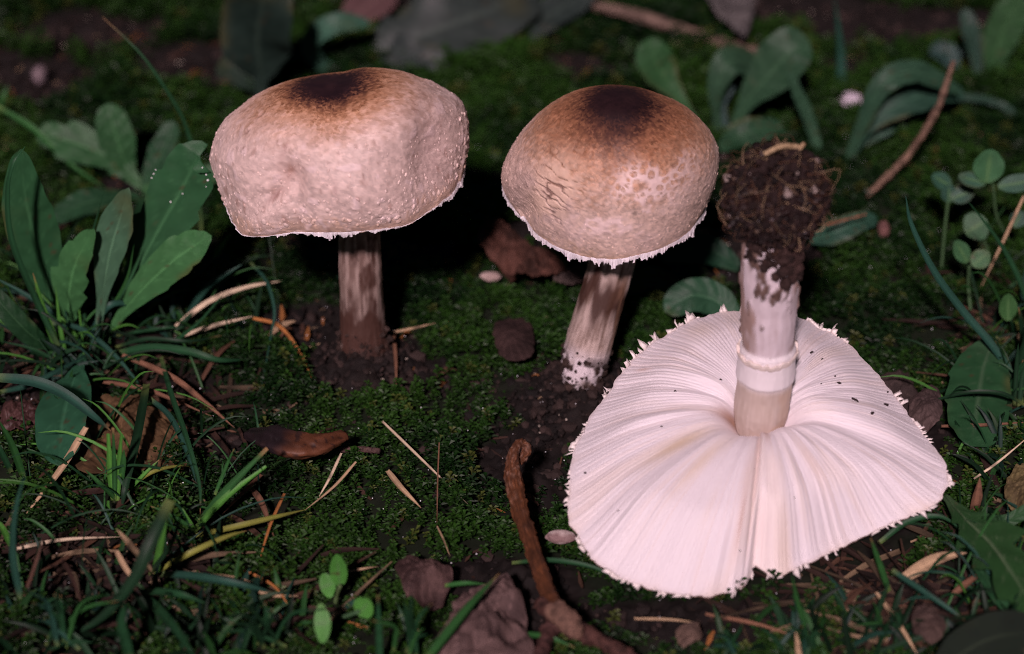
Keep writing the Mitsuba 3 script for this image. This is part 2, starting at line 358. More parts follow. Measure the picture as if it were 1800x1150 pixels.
def standing_mushroom(label, base_px, stem, cap_c, cap_h, R, H, up, outline, oc, colour, stem_colour, seed, lumps):
    m = thing('mushroom', label, 'mushroom')
    NT, NA = 190, 420
    X, Y, Z = axes(up)
    t = np.linspace(0, 1, NT); th = np.arange(NA)*2*np.pi/NA
    a = t*1.80
    r = R*np.sin(a)**.92; z = np.where(a < np.pi/2, H*np.cos(a), H*.75*np.cos(a))
    t_, th_ = np.meshgrid(t, th, indexing='ij')
    D = np.cos(th_)[..., None]*X+np.sin(th_)[..., None]*Y
    C0 = np.array(cap_c)
    V = C0+r[:, None, None]*D+z[:, None, None]*Z
    loc = np.stack([r[:, None]*np.cos(th_), r[:, None]*np.sin(th_), z[:, None]+0*th_], -1)       # cap's own coordinates
    N = nrm((V-C0)*1.0)
    V = V+N*((fbm(loc*38, 2, seed)-.5)*.0045)[..., None]*sstep(0, .3, t_)[..., None]
    V = V.reshape(-1, 3); F = grid_faces(NT, NA, True)[:, ::-1]
    V = fit_outline(V, np.array(oc, float), outline).reshape(NT, NA, 3)
    for _ in range(2):                                   # felt-soft, no creases, then the outline once more
        V = gaussian_filter1d(gaussian_filter1d(V, 9, axis=1, mode='wrap'), 5, axis=0, mode='nearest')
        V[0] = V[0].mean(0); V = fit_outline(V.reshape(-1, 3), np.array(oc, float), outline, 2).reshape(NT, NA, 3)
    V = V.reshape(-1, 3)
    V = lumps(V, loc.reshape(-1, 3), t_.ravel(), th_.ravel())
    N = vnormals(V, F)
    if (N*(V-C0)).sum() < 0: N = -N
    L = loc.reshape(-1, 3); tt, aa = t_.ravel(), th_.ravel()
    col, disp = colour(L, tt, aa, V)
    V = V+N*disp[:, None]
    obj('cap', V, F, col, 'skin', m)
    G = V.reshape(NT, NA, 3)
    # scales: small felty flaps, more of them towards the margin
    parts = []
    Ng = N.reshape(NT, NA, 3); cg = col.reshape(NT, NA, 3)
    for i in range(1300 if seed == 3 else 900):
        it = int(NT*min(.93, .40+.53*rng.random()**.5)); ia = rng.integers(0, NA)
        P = G[it, ia]; n = Ng[it, ia]; d = nrm(G[it+3, ia]-G[it-3, ia]); s = np.cross(n, d)
        k = (.35+.75*rng.random())*(.4+.9*sstep(.4, .9, np.array(it/NT)))*(.0012 if seed == 3 else .0006)*(.55 if rng.random() < .6 else 1.15)
        w = k*(.5+.5*rng.random()); lift = k*(.10+.35*rng.random())
        c = cg[it, ia]*(1.02+.20*rng.random())+.015
        q_ = np.array(ICO.vertices)*(1+.45*(rng.random((len(ICO.vertices), 1))-.5))
        tw = rng.normal(0, .5); d2 = d*math.cos(tw)+s*math.sin(tw); s2 = np.cross(n, d2)
        parts.append((P-n*k*.1+q_[:, :1]*d2*k*.50+q_[:, 1:2]*s2*w*.45+q_[:, 2:]*n*(k*.22+lift*.3), ICO.faces, c))
    k = obj('scales', *join(parts), 'skin', m); tag(k, kind='stuff')
    # gills under the cap: ridged lamellae from the margin to the stem
    NG = 180
    rim = G[-1][np.linspace(0, NA, NG*2, endpoint=False).astype(int)]
    top = C0+Z*H*.05
    q = np.linspace(0, 1, 14)[:, None, None]
    Gv = rim[None]*(1-q)+(top+nrm(rim-top)*R*.2)[None]*q
    Gv = Gv+Z*(np.sin(q*np.pi)*H*.18)-Z*((np.arange(NG*2) % 2)*.0016)[None, :, None]*np.sin(q*np.pi)**.5
    k = obj('gills', Gv.reshape(-1, 3), grid_faces(14, NG*2, True), (.74, .68, .66), 'flesh', m, smooth=False); tag(k, kind='stuff')
    # veil remnants: white teeth hanging from the margin
    parts = []
    NF = 1400; f_a = np.linspace(0, NA, NF, endpoint=False); f_i = f_a.astype(int) % NA; f_j = (f_i+1) % NA; f_t = (f_a % 1)[:, None]
    ang_ = f_a/NA*2*np.pi; ring_ = lambda q_, w_=0: noise(np.stack([np.cos(ang_)*q_+9, np.sin(ang_)*q_+9, ang_*0+w_], -1), seed+int(q_))
    for layer in range(2):
        lo = sstep(.28, .60, ring_(3, layer)) if seed == 3 else .35+.65*sstep(.2, .6, ring_(3, layer))
        xr = (G[-5, f_i]-C0)@RIGHT
        if seed == 3: lo = lo*(1-.93*sstep(-.012, -.018, xr))*(1-.8*np.exp(-((xr-.020)/.006)**2))
        jag = sstep(.15, .85, ring_(24, layer)*.45+ring_(70, layer)*.55)
        Lf = (.0009+.0016*jag)*lo*(.7+.6*ring_(9, layer))
        P = G[-5, f_i]*(1-f_t)+G[-5, f_j]*f_t; P2 = G[-2, f_i]*(1-f_t)+G[-2, f_j]*f_t
        d = nrm(nrm(P2-P)*.8+np.array([0, 0, -.6])+rng.normal(0, .12, (NF, 3))); o = nrm(P-C0)
        up_ = P+o*(.0002-.0003*layer)
        rows = [up_, up_+d*(Lf*.5)[:, None]+o*(.0003*ring_(14, layer))[:, None], up_+d*Lf[:, None]+o*(.0005*(ring_(20, layer)-.5))[:, None]]
        parts.append((np.vstack(rows), grid_faces(3, NF, True), mixc((.74, .68, .70), (.84, .80, .84), np.tile(jag, 3))))
    k = obj('fringe', *join(parts), 'flesh', m); tag(k, 'white ragged teeth along the margin', kind='stuff')
    # stem
    SP = np.array([up_at(s_[0], s_[1], base_px[2]+s_[2]) for s_ in stem]); SR = np.array([s_[3]/2*pxm(p) for s_, p in zip(stem, SP)])
    Vs, Fs, u, v = tube(SP, SR, sides=96, n=130, rough=.05, seed=seed, freq=150)
    def fibre(nc, fu, sd_):
        cidx = np.floor(v*nc*.9999); off = np.random.default_rng(sd_).random(nc+1)*90
        return fbm(np.stack([cidx*3.7, u*fu+off[cidx.astype(int) % nc], v*0], -1), 3, sd_)
    fib = np.clip(fibre(48, 5, seed)*.6+fibre(96, 13, seed+1)*.4+.25*(fbm(np.stack([v*30, u*30, v*0], -1), 2, seed)-.5), 0, 1)
    ax = np.interp(u, np.linspace(0, 1, len(SP)), SP[:, 0]), np.interp(u, np.linspace(0, 1, len(SP)), SP[:, 1]), np.interp(u, np.linspace(0, 1, len(SP)), SP[:, 2])
    rad = nrm(Vs-np.stack(ax, -1))
    c, dsp = stem_colour(u, v, fib, Vs, rad)
    Vs = Vs+rad*(dsp+(fib-.5)*.0005)[:, None]
    soil_up = (1 if seed == 3 else .85)*sstep(*((.27, .10) if seed == 3 else (.17, .03)), u+.16*(fbm(np.stack([np.cos(v*6.283)*3, np.sin(v*6.283)*3, u*9], -1), 4, seed+40)-.5)*2)
    c = mixc(c, (.022, .013, .011), soil_up*sstep(.40, .52, fbm(np.stack([v*22, u*26, v*0], -1), 3, seed+41)))
    obj('stem', Vs, Fs, c, 'flesh', m)
    parts = []
    for i in range(420 if seed == 3 else 170):           # crumbs clinging to the foot
        q_ = rng.random()**1.6*.26+.05; k_ = int(q_*129)*96+rng.integers(0, 96); P = Vs[k_]; V0 = np.array(ICO.vertices)
        parts.append((P+rad[k_]*.0003+V0*rng.uniform(.5, 1.3, (1, 3))*(.00015+.00085*rng.random()**3)*(1+.9*(rng.random((len(V0), 1))-.5)), ICO.faces, np.array((.026, .016, .013))*(.4+1.3*rng.random())))
    k = obj('crumbs', *join(parts), 'matte', m, smooth=False); tag(k, kind='stuff')
    return m, G, Ng, SP, SR

LEFT_OUT = [(369, 275), (374, 301), (383, 322), (397, 360), (410, 390), (424, 411), (442, 418), (470, 418), (520, 412), (560, 411), (610, 408), (660, 404), (720, 398), (764, 380), (799, 346), (812, 312), (821, 271),
            (824, 238), (822, 212), (816, 188), (802, 168), (764, 145), (735, 134), (705, 125), (675, 120), (645, 118), (622, 121), (601, 126), (557, 131), (515, 139), (490, 147), (468, 156), (446, 168), (424, 184), (394, 210), (378, 240)]
MID_OUT = [(882, 300), (884, 330), (895, 355), (912, 378), (935, 405), (970, 430), (1010, 447), (1050, 456), (1090, 456), (1130, 447), (1165, 435), (1200, 415), (1228, 385), (1250, 345), (1262, 305),
           (1263, 265), (1250, 232), (1225, 203), (1195, 180), (1160, 165), (1120, 153), (1075, 149), (1035, 153), (1000, 164), (965, 184), (935, 210), (910, 240), (892, 270)]

def anchor(V, px, py):
    """the visible surface point nearest to a place of the photograph"""
    p, z = proj(V); d = np.hypot(p[:, 0]-px, p[:, 1]-py); return V[np.argmin(d*2e-4+z*1.0+(d > 6)*9)]
def mark(V, A, rx, ry, turn=0.0):
    """soft oval patch of these half sizes (metres) on the surface round the point A"""
    d = V-A; x, y = d@RIGHT, d@UP; c, s_ = math.cos(turn), math.sin(turn); w = d@TOCAM
    return np.exp(-((x*c+y*s_)/rx)**2-((y*c-x*s_)/ry)**2-(w/.02)**2)
def cells(L, count, seed, squash=1.0):
    """skin cells: (0 at a cell's edge .. 1 inside, a random number per cell)"""
    r = np.random.default_rng(seed); S_ = L[r.integers(0, len(L), count)]*[1, 1, squash]
    d, i = cKDTree(S_).query(L*[1, 1, squash], k=2); e = (d[:, 1]-d[:, 0])/np.maximum(d[:, 1]+d[:, 0], 1e-9)
    return e, r.random(count)[i[:, 0]]
def left_colour(L, t, a, V):
    wob = (fbm(L*90, 3, 4)-.5)
    e1, k1 = cells(L, 5200, 5, .6); e2, k2 = cells(L, 14000, 6)
    q = t+wob*.12+(k1-.5)*.06*sstep(.05, .2, t)+(k2-.5)*.05
    col = mixc((.030, .013, .015), (.012, .005, .008), fbm(L*300, 2, 1))
    col = mixc(col, (.16, .065, .04), sstep(.13, .25, q)*.8)
    col = mixc(col, (.40, .195, .095), sstep(.17, .36, q))
    col = mixc(col, (.52, .33, .245), sstep(.25, .44, q))
    col = mixc(col, (.585, .445, .402), sstep(.36, .60, q))
    col = mixc(col, (.44, .29, .21), sstep(.87, .95, q)*.7)
    big = fbm(L*150, 3, 9); fine = fbm(L*620, 3, 12); sc = fbm(L*[1100, 1100, 700], 2, 15)
    col = col*(1+.30*(big-.5)[:, None])*(1+.40*(fine-.5)[:, None])
    gr = sstep(.08, .2, q)[:, None]; col = col*(1+gr*(.12*(k1-.5)+.26*(k2-.5)-.10*sstep(.22, .0, e1)*sstep(.4, .8, t))[:, None])
    spot = sstep(.64, .74, fbm(L*330, 2, 22))*sstep(.35, .6, t)
    col = mixc(col, (.74, .58, .57), spot*.5)
    dk = sstep(.66, .78, fbm(L*[700, 700, 260], 2, 27))*sstep(.3, .5, t)
    col = mixc(col, (.26, .135, .10), dk*.45)
    disp = (sc-.5)*.00012*sstep(.15, .5, t)+(sstep(0, .5, e1)*(k1-.2)*.00020+(k2-.5)*.00010)*sstep(.28, .6, t)+(big-.5)*.0004*sstep(.3, .6, t)+spot*.00012
    for px, py, rx, ry, tn, k, cc in ((512, 302, .0012, .0016, 0, .75, (.24, .11, .075)), (482, 345, .0026, .0007, .7, .6, (.24, .13, .12)), (505, 310, .004, .005, 0, .3, (.36, .21, .18)), (590, 335, .0005, .0018, .1, .45, (.3, .18, .17)),
                                      (455, 198, .0012, .0003, .6, .7, (.2, .1, .08)), (433, 228, .0012, .0003, .6, .7, (.2, .1, .08)), (497, 258, .0005, .0006, 0, .6, (.25, .13, .11)), (760, 260, .004, .010, 0, .35, (.36, .24, .23)), (500, 262, .0006, .0030, -.3, .4, (.36, .22, .19))):
        m_ = mark(V, anchor(V, px, py), rx, ry, tn)*k*(.6+.8*noise(L*700, 3)); col = mixc(col, cc, np.clip(m_, 0, 1)); disp = disp-m_*.0005*(rx < .003)
    return col, disp
def mid_colour(L, t, a, V):
    wob = (fbm(L*80, 3, 14)-.5)
    e4, k4 = cells(L, 7000, 62)
    q = t+wob*.14+(k4-.5)*.085*sstep(.05, .2, t)+(noise(L*1000, 2)-.5)*.03
    col = mixc((.026, .011, .012), (.010, .004, .006), fbm(L*260, 2, 31))
    col = mixc(col, (.10, .040, .025), sstep(.11, .27, q)*.8)
    col = mixc(col, (.30, .135, .070), sstep(.19, .40, q+.03*np.cos(a*2+.4)))
    col = mixc(col, (.42, .24, .155), sstep(.32, .54, q))
    col = mixc(col, (.53, .392, .332), sstep(.46, .72, q))
    col = mixc(col, (.50, .37, .335), sstep(.3, .6, q)*sstep(.45, .65, fbm(L*55, 2, 46))*.6)
    col = mixc(col, (.46, .32, .23), sstep(.9, 1.0, q)*.7)
    gran = noise(L*1150, 41)*.6+noise(L*2100, 42)*.4
    col = col*(1+.55*(gran-.5)[:, None])*(1+.3*(fbm(L*140, 3, 44)-.5)[:, None])
    # crackled patches: pale net of torn skin
    e1, k1 = cells(L, 1700, 51); e2, k2 = cells(L, 9000, 52); net = np.maximum(sstep(.34, .14, e1), sstep(.22, .05, e2)*.45)*sstep(.15, .45, fbm(L*330, 2, 53))
    gq = sstep(.1, .3, q); col = col*(1+gq*(.34*(k2-.5)+.14*(k1-.5)-.16*sstep(.2, 0, e2)))[:, None]
    patch = np.clip(mark(V, anchor(V, 1130, 345), .0062, .0075)*1.3+mark(V, anchor(V, 1060, 395), .0085, .0030)+mark(V, anchor(V, 1195, 300), .005, .007)*.5, 0, 1)*sstep(.40, .55, fbm(L*170, 2, 55)+.06)*sstep(.36, .48, t)
    col = mixc(col, (.70, .54, .51), net*np.clip(patch*1.35, 0, 1)*.9)
    p2 = np.clip(mark(V, anchor(V, 972, 335), .0052, .0075, -.3)*1.5, 0, 1)*sstep(.25, .5, fbm(L*260, 2, 57))
    crack = sstep(.035, .010, np.abs(fbm(L*[170, 170, 420]+5, 2, 58)-.5))
    col = mixc(col, (.64, .46, .36), p2*.85*(1-crack)); col = mixc(col, (.10, .045, .03), np.clip(mark(V, anchor(V, 972, 335), .006, .009), 0, 1)*crack*.75)
    disp = (gran-.5)*.00022*sstep(.2, .5, t)+net*patch*.00015+(k2-.5)*.00012*sstep(.2, .5, t)-p2*crack*.0005
    return col, disp
def left_stem(u, v, fib, V, rad):
    c = mixc((.15, .095, .078), (.36, .27, .235), sstep(.25, .75, fib))  # stem tones darkened to hold the shade of the cap
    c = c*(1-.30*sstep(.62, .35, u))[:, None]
    br = sstep(.42, .66, fbm(np.stack([v*13, u*9, u*0], -1), 4, 61)+.42*np.exp(-((u-.26)/.16)**2)-.10)
    c = mixc(c, (.055, .023, .016), br*.92)
    c = mixc(c, (.50, .43, .42), sstep(.14, .05, u)*sstep(.42, .6, fbm(np.stack([v*14, u*20, u*0], -1), 3, 63)))
    c = mixc(c, (.05, .03, .025), sstep(.14, .0, u)*sstep(.45, .58, fbm(np.stack([v*18, u*24, u*0], -1), 3, 64)))
    c = c*.92
    return c, (fbm(np.stack([v*16, u*14, u*0], -1), 3, 65)-.5)*.0022*sstep(.35, 0, u)
def mid_stem(u, v, fib, V, rad):
    c = mixc((.15, .098, .075), (.47, .37, .33), sstep(.2, .7, fib))  # palette lowered to include shade from the cap above
    b1 = np.clip(1.25*np.exp(-((u-.63+.05*(fbm(np.stack([v*14, u*0, u*0], -1), 2, 70)-.5)*4)/.105)**2)*sstep(.12, .36, fbm(np.stack([v*8, u*5, u*0], -1), 3, 71)), 0, 1)
    c = mixc(c, (.042, .017, .011), b1*.96)
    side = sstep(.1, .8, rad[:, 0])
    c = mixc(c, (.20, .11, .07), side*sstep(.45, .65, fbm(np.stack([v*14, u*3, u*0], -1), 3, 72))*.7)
    c = mixc(c, (.62, .55, .57), sstep(.36, .22, u)*sstep(.32, .5, fbm(np.stack([v*7, u*9, u*0], -1), 3, 73)+.15))
    d = sstep(.56, .63, fbm(np.stack([v*12, u*15, u*0], -1), 3, 74)+.25*sstep(.14, 0, u))*sstep(.36, .2, u)
    c = mixc(c, (.035, .02, .015), d)
    return c, (fbm(np.stack([v*12, u*12, u*0], -1), 3, 75)-.5)*.0016*sstep(.3, 0, u)+d*.0003
def no_lump(V, L, t, a): return V
def left_lump(V, L, t, a):
    N = nrm(V-V.mean(0))
    p, z = proj(V)
    back = 0
    for (px, py, rx, ry, k) in ((500, 330, 40, 55, -.0032), (760, 290, 40, 110, -.0030), (560, 215, 70, 40, -.0016), (690, 200, 70, 60, .002), (440, 300, 40, 60, .0016), (520, 340, 12, 40, -.0010), (475, 348, 22, 9, -.0009), (640, 350, 50, 40, .0018)):
        back = back+k*np.exp(-((p[:, 0]-px)/rx)**2-((p[:, 1]-py)/ry)**2)*((V-V.mean(0))@TOCAM > -.004)
    return V+N*np.asarray(back)[:, None]
def mid_lump(V, L, t, a):
    N = nrm(V-V.mean(0)); p, z = proj(V); back = 0
    for (px, py, rx, ry, k) in ((1085, 195, 60, 22, .0010), (1085, 290, 26, 80, -.0014), (980, 340, 50, 40, .0010), (1160, 350, 60, 70, .0008), (925, 370, 16, 30, -.0014)):
        back = back+k*np.exp(-((p[:, 0]-px)/rx)**2-((p[:, 1]-py)/ry)**2)*((V-V.mean(0))@TOCAM > -.004)
    return V+N*np.asarray(back)[:, None]

lb = at(637, 628); lc = up_at(604, 292, lb[1]+.002)
standing_mushroom('pinkish tan mushroom with lopsided wide cap and dark crown, standing left', (637, 628, lb[1]),
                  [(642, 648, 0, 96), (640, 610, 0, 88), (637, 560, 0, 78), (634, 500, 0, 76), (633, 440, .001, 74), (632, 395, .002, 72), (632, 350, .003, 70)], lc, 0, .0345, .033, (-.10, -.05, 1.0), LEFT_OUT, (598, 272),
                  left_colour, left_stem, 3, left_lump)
mb = at(1028, 665); mc = up_at(1076, 325, mb[1]+.006)
MID = standing_mushroom('round brown mushroom with granular cap and near-black crown on a leaning stem', (1028, 665, mb[1]),
                  [(1018, 674, 0, 66), (1024, 645, 0, 74), (1036, 600, .001, 82), (1050, 550, .002, 80), (1066, 495, .004, 80), (1078, 452, .006, 82), (1086, 410, .008, 84)], mc, 0, .0300, .0315, (.04, -.20, 1.0), MID_OUT, (1073, 300),
                  mid_colour, mid_stem, 8, mid_lump)

INV_OUT = [(1300, 547), (1262, 548), (1225, 560), (1195, 575), (1150, 602), (1112, 633), (1084, 668), (1058, 705), (1030, 745), (1010, 785), (1000, 830), (998, 885), (1005, 925), (1024, 962), (1050, 990), (1090, 1015), (1140, 1034),
           (1200, 1046), (1255, 1048), (1290, 1041), (1313, 1026), (1322, 1008), (1312, 994), (1328, 996), (1348, 1008), (1368, 1014), (1400, 1000), (1440, 978), (1500, 952), (1560, 925), (1610, 902), (1650, 883), (1666, 850), (1667, 820),
           (1650, 793), (1620, 757), (1592, 722), (1563, 683), (1532, 645), (1497, 610), (1460, 585), (1420, 565), (1385, 553), (1345, 547)]
def inverted_mushroom():
    m = thing('mushroom', 'uprooted mushroom lying cap down with white gills and dirt-clad stem up', 'mushroom')
    tilt = math.radians(15)
    n = np.array([0.02, -math.sin(tilt), math.cos(tilt)]); n = nrm(n)
    F0 = at(1300, 1045, 7)
    def onplane(px, py, off=0.0):
        d = ray(px, py); return CAM+d*(((F0-CAM)@n+off)/(d@n))
    J = onplane(1337, 742)
    ex = nrm(np.cross([0, 1, 0], n)); ey = np.cross(n, ex)
    O = np.array([onplane(*p) for p in INV_OUT])-J
    a, r = np.arctan2(O@ey, O@ex), np.hypot(O@ex, O@ey)
    # notch makes the outline not quite star-shaped: order by path instead
    NA = 1560; NR = 96
    path = np.concatenate([INV_OUT, INV_OUT[:1]]).astype(float); seglen = np.hypot(*np.diff(path, axis=0).T); s = np.concatenate([[0], np.cumsum(seglen)])
    th = np.linspace(0, s[-1], NA, endpoint=False)
    rim_px = np.stack([np.interp(th, s, path[:, 0]), np.interp(th, s, path[:, 1])], -1)
    wig = (fbm(np.stack([th/28, th*0, th*0], -1), 3, 5)-.5)
    rim = np.array([onplane(*p) for p in rim_px])-J
    def droop(dy): return .0050*(.4+.9*sstep(-.3, -.95, dy))
    for _ in range(2):
        e_h = -droop((rim@ey)/np.linalg.norm(rim, axis=1)); rim = np.array([onplane(*p, o) for p, o in zip(rim_px, e_h)])-J-n*e_h[:, None]
    rim *= (1+.030*wig+.010*(noise(np.stack([th/9, th*0, th*0], -1), 6)-.5))[:, None]
    ang = np.unwrap(np.arctan2(rim@ey, rim@ex))
    rho = np.linspace(.055, 1, NR)
    Rm = np.linalg.norm(rim, axis=1)
    RH, AN = np.meshgrid(rho, ang, indexing='ij'); TH = np.meshgrid(rho, th, indexing='ij')[1]
    dirx, diry = np.cos(AN), np.sin(AN)
    # large form: free gills bulge up round a pit at the stem, the margin droops
    front = sstep(-.3, -.95, diry)
    h = .0062*np.sin(np.clip(RH, 0, 1)**.72*np.pi)*(1+.45*front) - .0075*np.exp(-((RH-.05)/.13)**2)
    h -= droop(diry)*sstep(.66, 1.0, RH)
    swirl = AN+.35*(1-RH)*0
    fold = fbm(np.stack([np.cos(AN)*3.1+7, np.sin(AN)*3.1+7, RH*.8], -1), 3, 9)-.5
    h += .0007*(noise(np.stack([TH/34, RH*.9, RH*0], -1), 31)*.6+noise(np.stack([TH/75, RH*.7, RH*0], -1), 32)-.8)*np.sin(np.clip(RH*1.02, 0, 1)*np.pi)**.6*sstep(.08, .3, RH)
    h += fold*.0060*np.sin(RH*np.pi)**.8*sstep(.05, .35, RH)
    p_not = math.atan2((onplane(1312, 985)-J)@ey, (onplane(1312, 985)-J)@ex)
    da = (AN-p_not+np.pi) % (2*np.pi)-np.pi
    seam = np.exp(-(da*np.maximum(RH, .15)/.013)**2)*sstep(.10, .3, RH)*sstep(1.02, .8, RH)
    h -= .0011*seam
    # lamellae: long ones from the stem, short ones joining from the margin
    NL = 196
    ph = np.linspace(0, 1, NA, endpoint=False)*NL+.55*(fbm(np.stack([th/60, th*0, th*0+3], -1), 2, 12)-.5)*4
    jit = noise(np.stack([np.floor(ph), ph*0, ph*0], -1), 13)
    wave = fbm(np.stack([RH*3.0, np.floor(ph)[None]*3.7+0*RH, RH*0], -1), 2, 14)-.5
    PH = ph[None]+wave*.22
    ridge = np.abs((PH % 1)-.5)*2
    ridge2 = np.abs(((PH*2+.5) % 1)-.5)*2
    join_r = .35+.5*jit
    short = sstep(join_r[None], join_r[None]+.12, RH)
    amp = .00019*sstep(.06, .25, RH)*np.minimum(1, .35+RH)*sstep(1.0, .95, RH)
    h += amp*(.75*ridge**.7+.45*short*(ridge2**.7-.5)-.4)*(.8+.5*jit[None])*(.75+1.1*sstep(-.2, .6, diry))
    V = J + RH[..., None]*rim[None] + n*h[..., None]
    groove = (1-ridge)**2.5*.6+short*(1-ridge2)**2.5*.35
    C = mixc((.71, .660, .692), (.62, .53, .51), np.clip(groove*(.20+.34*sstep(-.1, .6, diry)*sstep(.3, .8, RH)), 0, 1))
    wide = fbm(np.stack([np.cos(AN)*6+3, np.sin(AN)*6+3, RH*1.5], -1), 3, 19)
    C = mixc(C, (.73, .60, .50), sstep(.50, .75, wide)*.35*sstep(.1, .4, RH))
    thin = noise(np.stack([TH/8.5, RH*1.6, RH*0], -1), 23)*.75+.25*noise(np.stack([TH/30, RH*1.0, RH*0], -1), 24)
    C = mixc(C, (.66, .52, .44), sstep(.58, .92, thin)*.30*sstep(.15, .3, RH))
    def stain(px, py, wr, wt, col, k):
        nonlocal C
        q = onplane(px, py)-J; a0 = math.atan2(q@ey, q@ex)
        dd = (AN-a0+np.pi) % (2*np.pi)-np.pi
        i = int(np.argmin(np.abs((ang-a0+np.pi) % (2*np.pi)-np.pi))); r0 = np.linalg.norm(q)/Rm[i]
        C = mixc(C, col, k*np.exp(-(dd*np.maximum(RH, .1)*45/wt)**2-((RH-r0)/wr)**2))
    stain(1190, 812, .18, 1.7, (.55, .43, .30), .8); stain(1230, 850, .2, 1.2, (.62, .5, .38), .6); stain(1305, 900, .3, 1.0, (.54, .42, .37), .5); stain(1290, 745, .12, 2.2, (.30, .16, .10), .9)
    stain(1340, 790, .14, 1.0, (.48, .32, .25), .7); stain(1308, 1003, .04, 1.2, (.22, .16, .15), .8); stain(1300, 935, .10, .35, (.36, .22, .17), .6); stain(1420, 850, .2, 1.4, (.66, .53, .46), .6); stain(1262, 1020, .08, 2, (.5, .42, .38), .5); stain(1130, 655, .05, 1.0, (.6, .42, .35), .6)
    stain(1500, 960, .16, 5, (.70, .58, .48), .6); stain(1640, 890, .10, 4, (.68, .56, .46), .6); stain(1230, 590, .12, 5, (.66, .55, .46), .5); stain(1380, 960, .2, 2, (.68, .56, .47), .5)
    C = C*(1-.16*seam[..., None]*np.array([.5, .8, 1.0]))
    edge = sstep(.975, 1.0, RH); C = mixc(C, (.50, .39, .33), edge*.5*(wig[None]+.5))
    k = obj('gills', V.reshape(-1, 3), grid_faces(NR, NA, True), C.reshape(-1, 3), 'flesh', m); tag(k, 'white radiating gills', kind='stuff')
    # cap flesh below: convex scaly outside
    NB = 40; rb = np.linspace(1, 0.02, NB); sub = np.arange(0, NA, 4)
    RB = rb[:, None]+0*sub[None]
    hb = -.0165*(1-RB**2.2)-.0004; edge_h = h[-1][sub]
    hb = hb+edge_h[None]*sstep(.8, 1.0, RB)
    bulge = 1+.018*np.sin((1-RB)*6).clip(0, 1)*(RB > .75)
    VB = J+(RB*bulge)[..., None]*rim[sub][None]+n*hb[..., None]
    VB += n*((fbm(VB*300, 2, 3)-.5)*.0008)[..., None]*(RB < .98)[..., None]
    obj('cap', VB.reshape(-1, 3), grid_faces(NB, len(sub), True), mixc((.40, .27, .21), (.55, .42, .38), fbm(VB*400, 3, 4)).reshape(-1, 3), 'skin', m)
    # fringe teeth round the margin
    parts = []
    E = V[-1]
    for i in range(330):
        ia = int((i+rng.random())/330*NA) % NA
        P = E[ia]; out = nrm(rim[ia]); s_ = nrm(E[(ia+6) % NA]-E[ia-6])
        big = noise(np.array([[i/5.0, 0, 0]]), 77)[0]
        if big < (.42 if diry[0, ia] > -.2 else .5): continue
        upf = .9 if diry[0, ia] > -.1 else .05
        d = nrm(out+n*(upf*rng.random()-.12)+rng.normal(0, .22, 3)); o = nrm(np.cross(s_, d))
        Lh = (.0004+.0022*rng.random()**1.9)*(.4+1.0*big)*(1 if diry[0, ia] > -.2 else .7); w = .0003+.0010*rng.random()**2
        curl = n*Lh*.5*rng.random()*upf
        jt = rng.normal(0, .35, 3)*w; Q = np.array([P-s_*w-out*.0003, P+s_*w-out*.0003, P+d*Lh*.7+s_*w*(.5+.5*rng.random())+curl*.4, P+d*Lh+curl+jt*2, P+d*Lh*.75-s_*w*(.5+.6*rng.random())+curl*.4, P+d*Lh*.4+o*w*.5, P+d*Lh*.4-o*w*.5])
        parts.append((Q, [[0, 1, 5], [1, 2, 5], [2, 3, 5], [3, 4, 5], [4, 0, 5], [1, 0, 6], [2, 1, 6], [3, 2, 6], [4, 3, 6], [0, 4, 6]], np.array((.80, .73, .70))*(.8+.25*rng.random())))
    k = obj('fringe', *join(parts), 'flesh', m); tag(k, 'ragged teeth along the edge of the upturned cap', kind='stuff')
    # stem, close to upright, from the pit to the ball of dirt
    B = J-n*.006
    ys = J[1]+np.array([0, -.001, -.002, -.003, -.004, -.005, -.005])
    sp = [(1335, 752), (1338, 715), (1345, 660), (1350, 605), (1352, 540), (1354, 470), (1360, 400)]
    SP = np.array([up_at(px, py, y) for (px, py), y in zip(sp, ys)])
    wd = [84, 96, 96, 90, 98, 104, 106]
    SR = np.array([w/2*pxm(p) for w, p in zip(wd, SP)])
    Vs, Fs, u, v = tube(SP, SR, sides=110, n=170, rough=.05, seed=4, freq=200)
    cen = np.stack([np.interp(u, np.linspace(0, 1, 7), SP[:, k_]) for k_ in range(3)], -1); rad = nrm(Vs-cen)
    fib = noise(np.stack([np.floor(v*90)*3.1, u*9+np.floor(v*90)*.77, v*0], -1), 91)*.5+fbm(np.stack([v*40, u*22, v*0], -1), 3, 92)*.5
    uz = np.interp(605, [752, 400][::-1], [0, 1][::-1])
    c = mixc((.42, .33, .275), (.56, .47, .43), fib)
    c = mixc(c, (.50, .37, .29), sstep(.55, .72, fbm(np.stack([v*6, u*5, u*0], -1), 3, 93))*sstep(.35, .28, u)*.8)
    c = mixc(c, (.74, .70, .73), sstep(.30, .36, u)*.85)
    uppr = sstep(.49, .52, u)
    c = mixc(c, mixc((.50, .42, .44), (.66, .59, .63), fib), uppr)
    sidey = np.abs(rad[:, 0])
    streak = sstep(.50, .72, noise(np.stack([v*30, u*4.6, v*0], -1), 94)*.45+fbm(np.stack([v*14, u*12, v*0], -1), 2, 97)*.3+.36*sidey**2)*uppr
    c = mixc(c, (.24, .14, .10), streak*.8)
    dirt = sstep(.56, .69, fbm(np.stack([np.cos(v*6.283)*3, np.sin(v*6.283)*3, u*14], -1), 4, 95)+.55*(u-.80)*uppr)*uppr
    c = mixc(c, mixc((.050, .030, .025), (.16, .10, .08), fbm(np.stack([v*40, u*40, v*0], -1), 3, 98)), dirt)
    dsp = (fib-.5)*.00035+dirt*.0006+.0011*sstep(.33, .345, u)*sstep(.50, .49, u)*.5
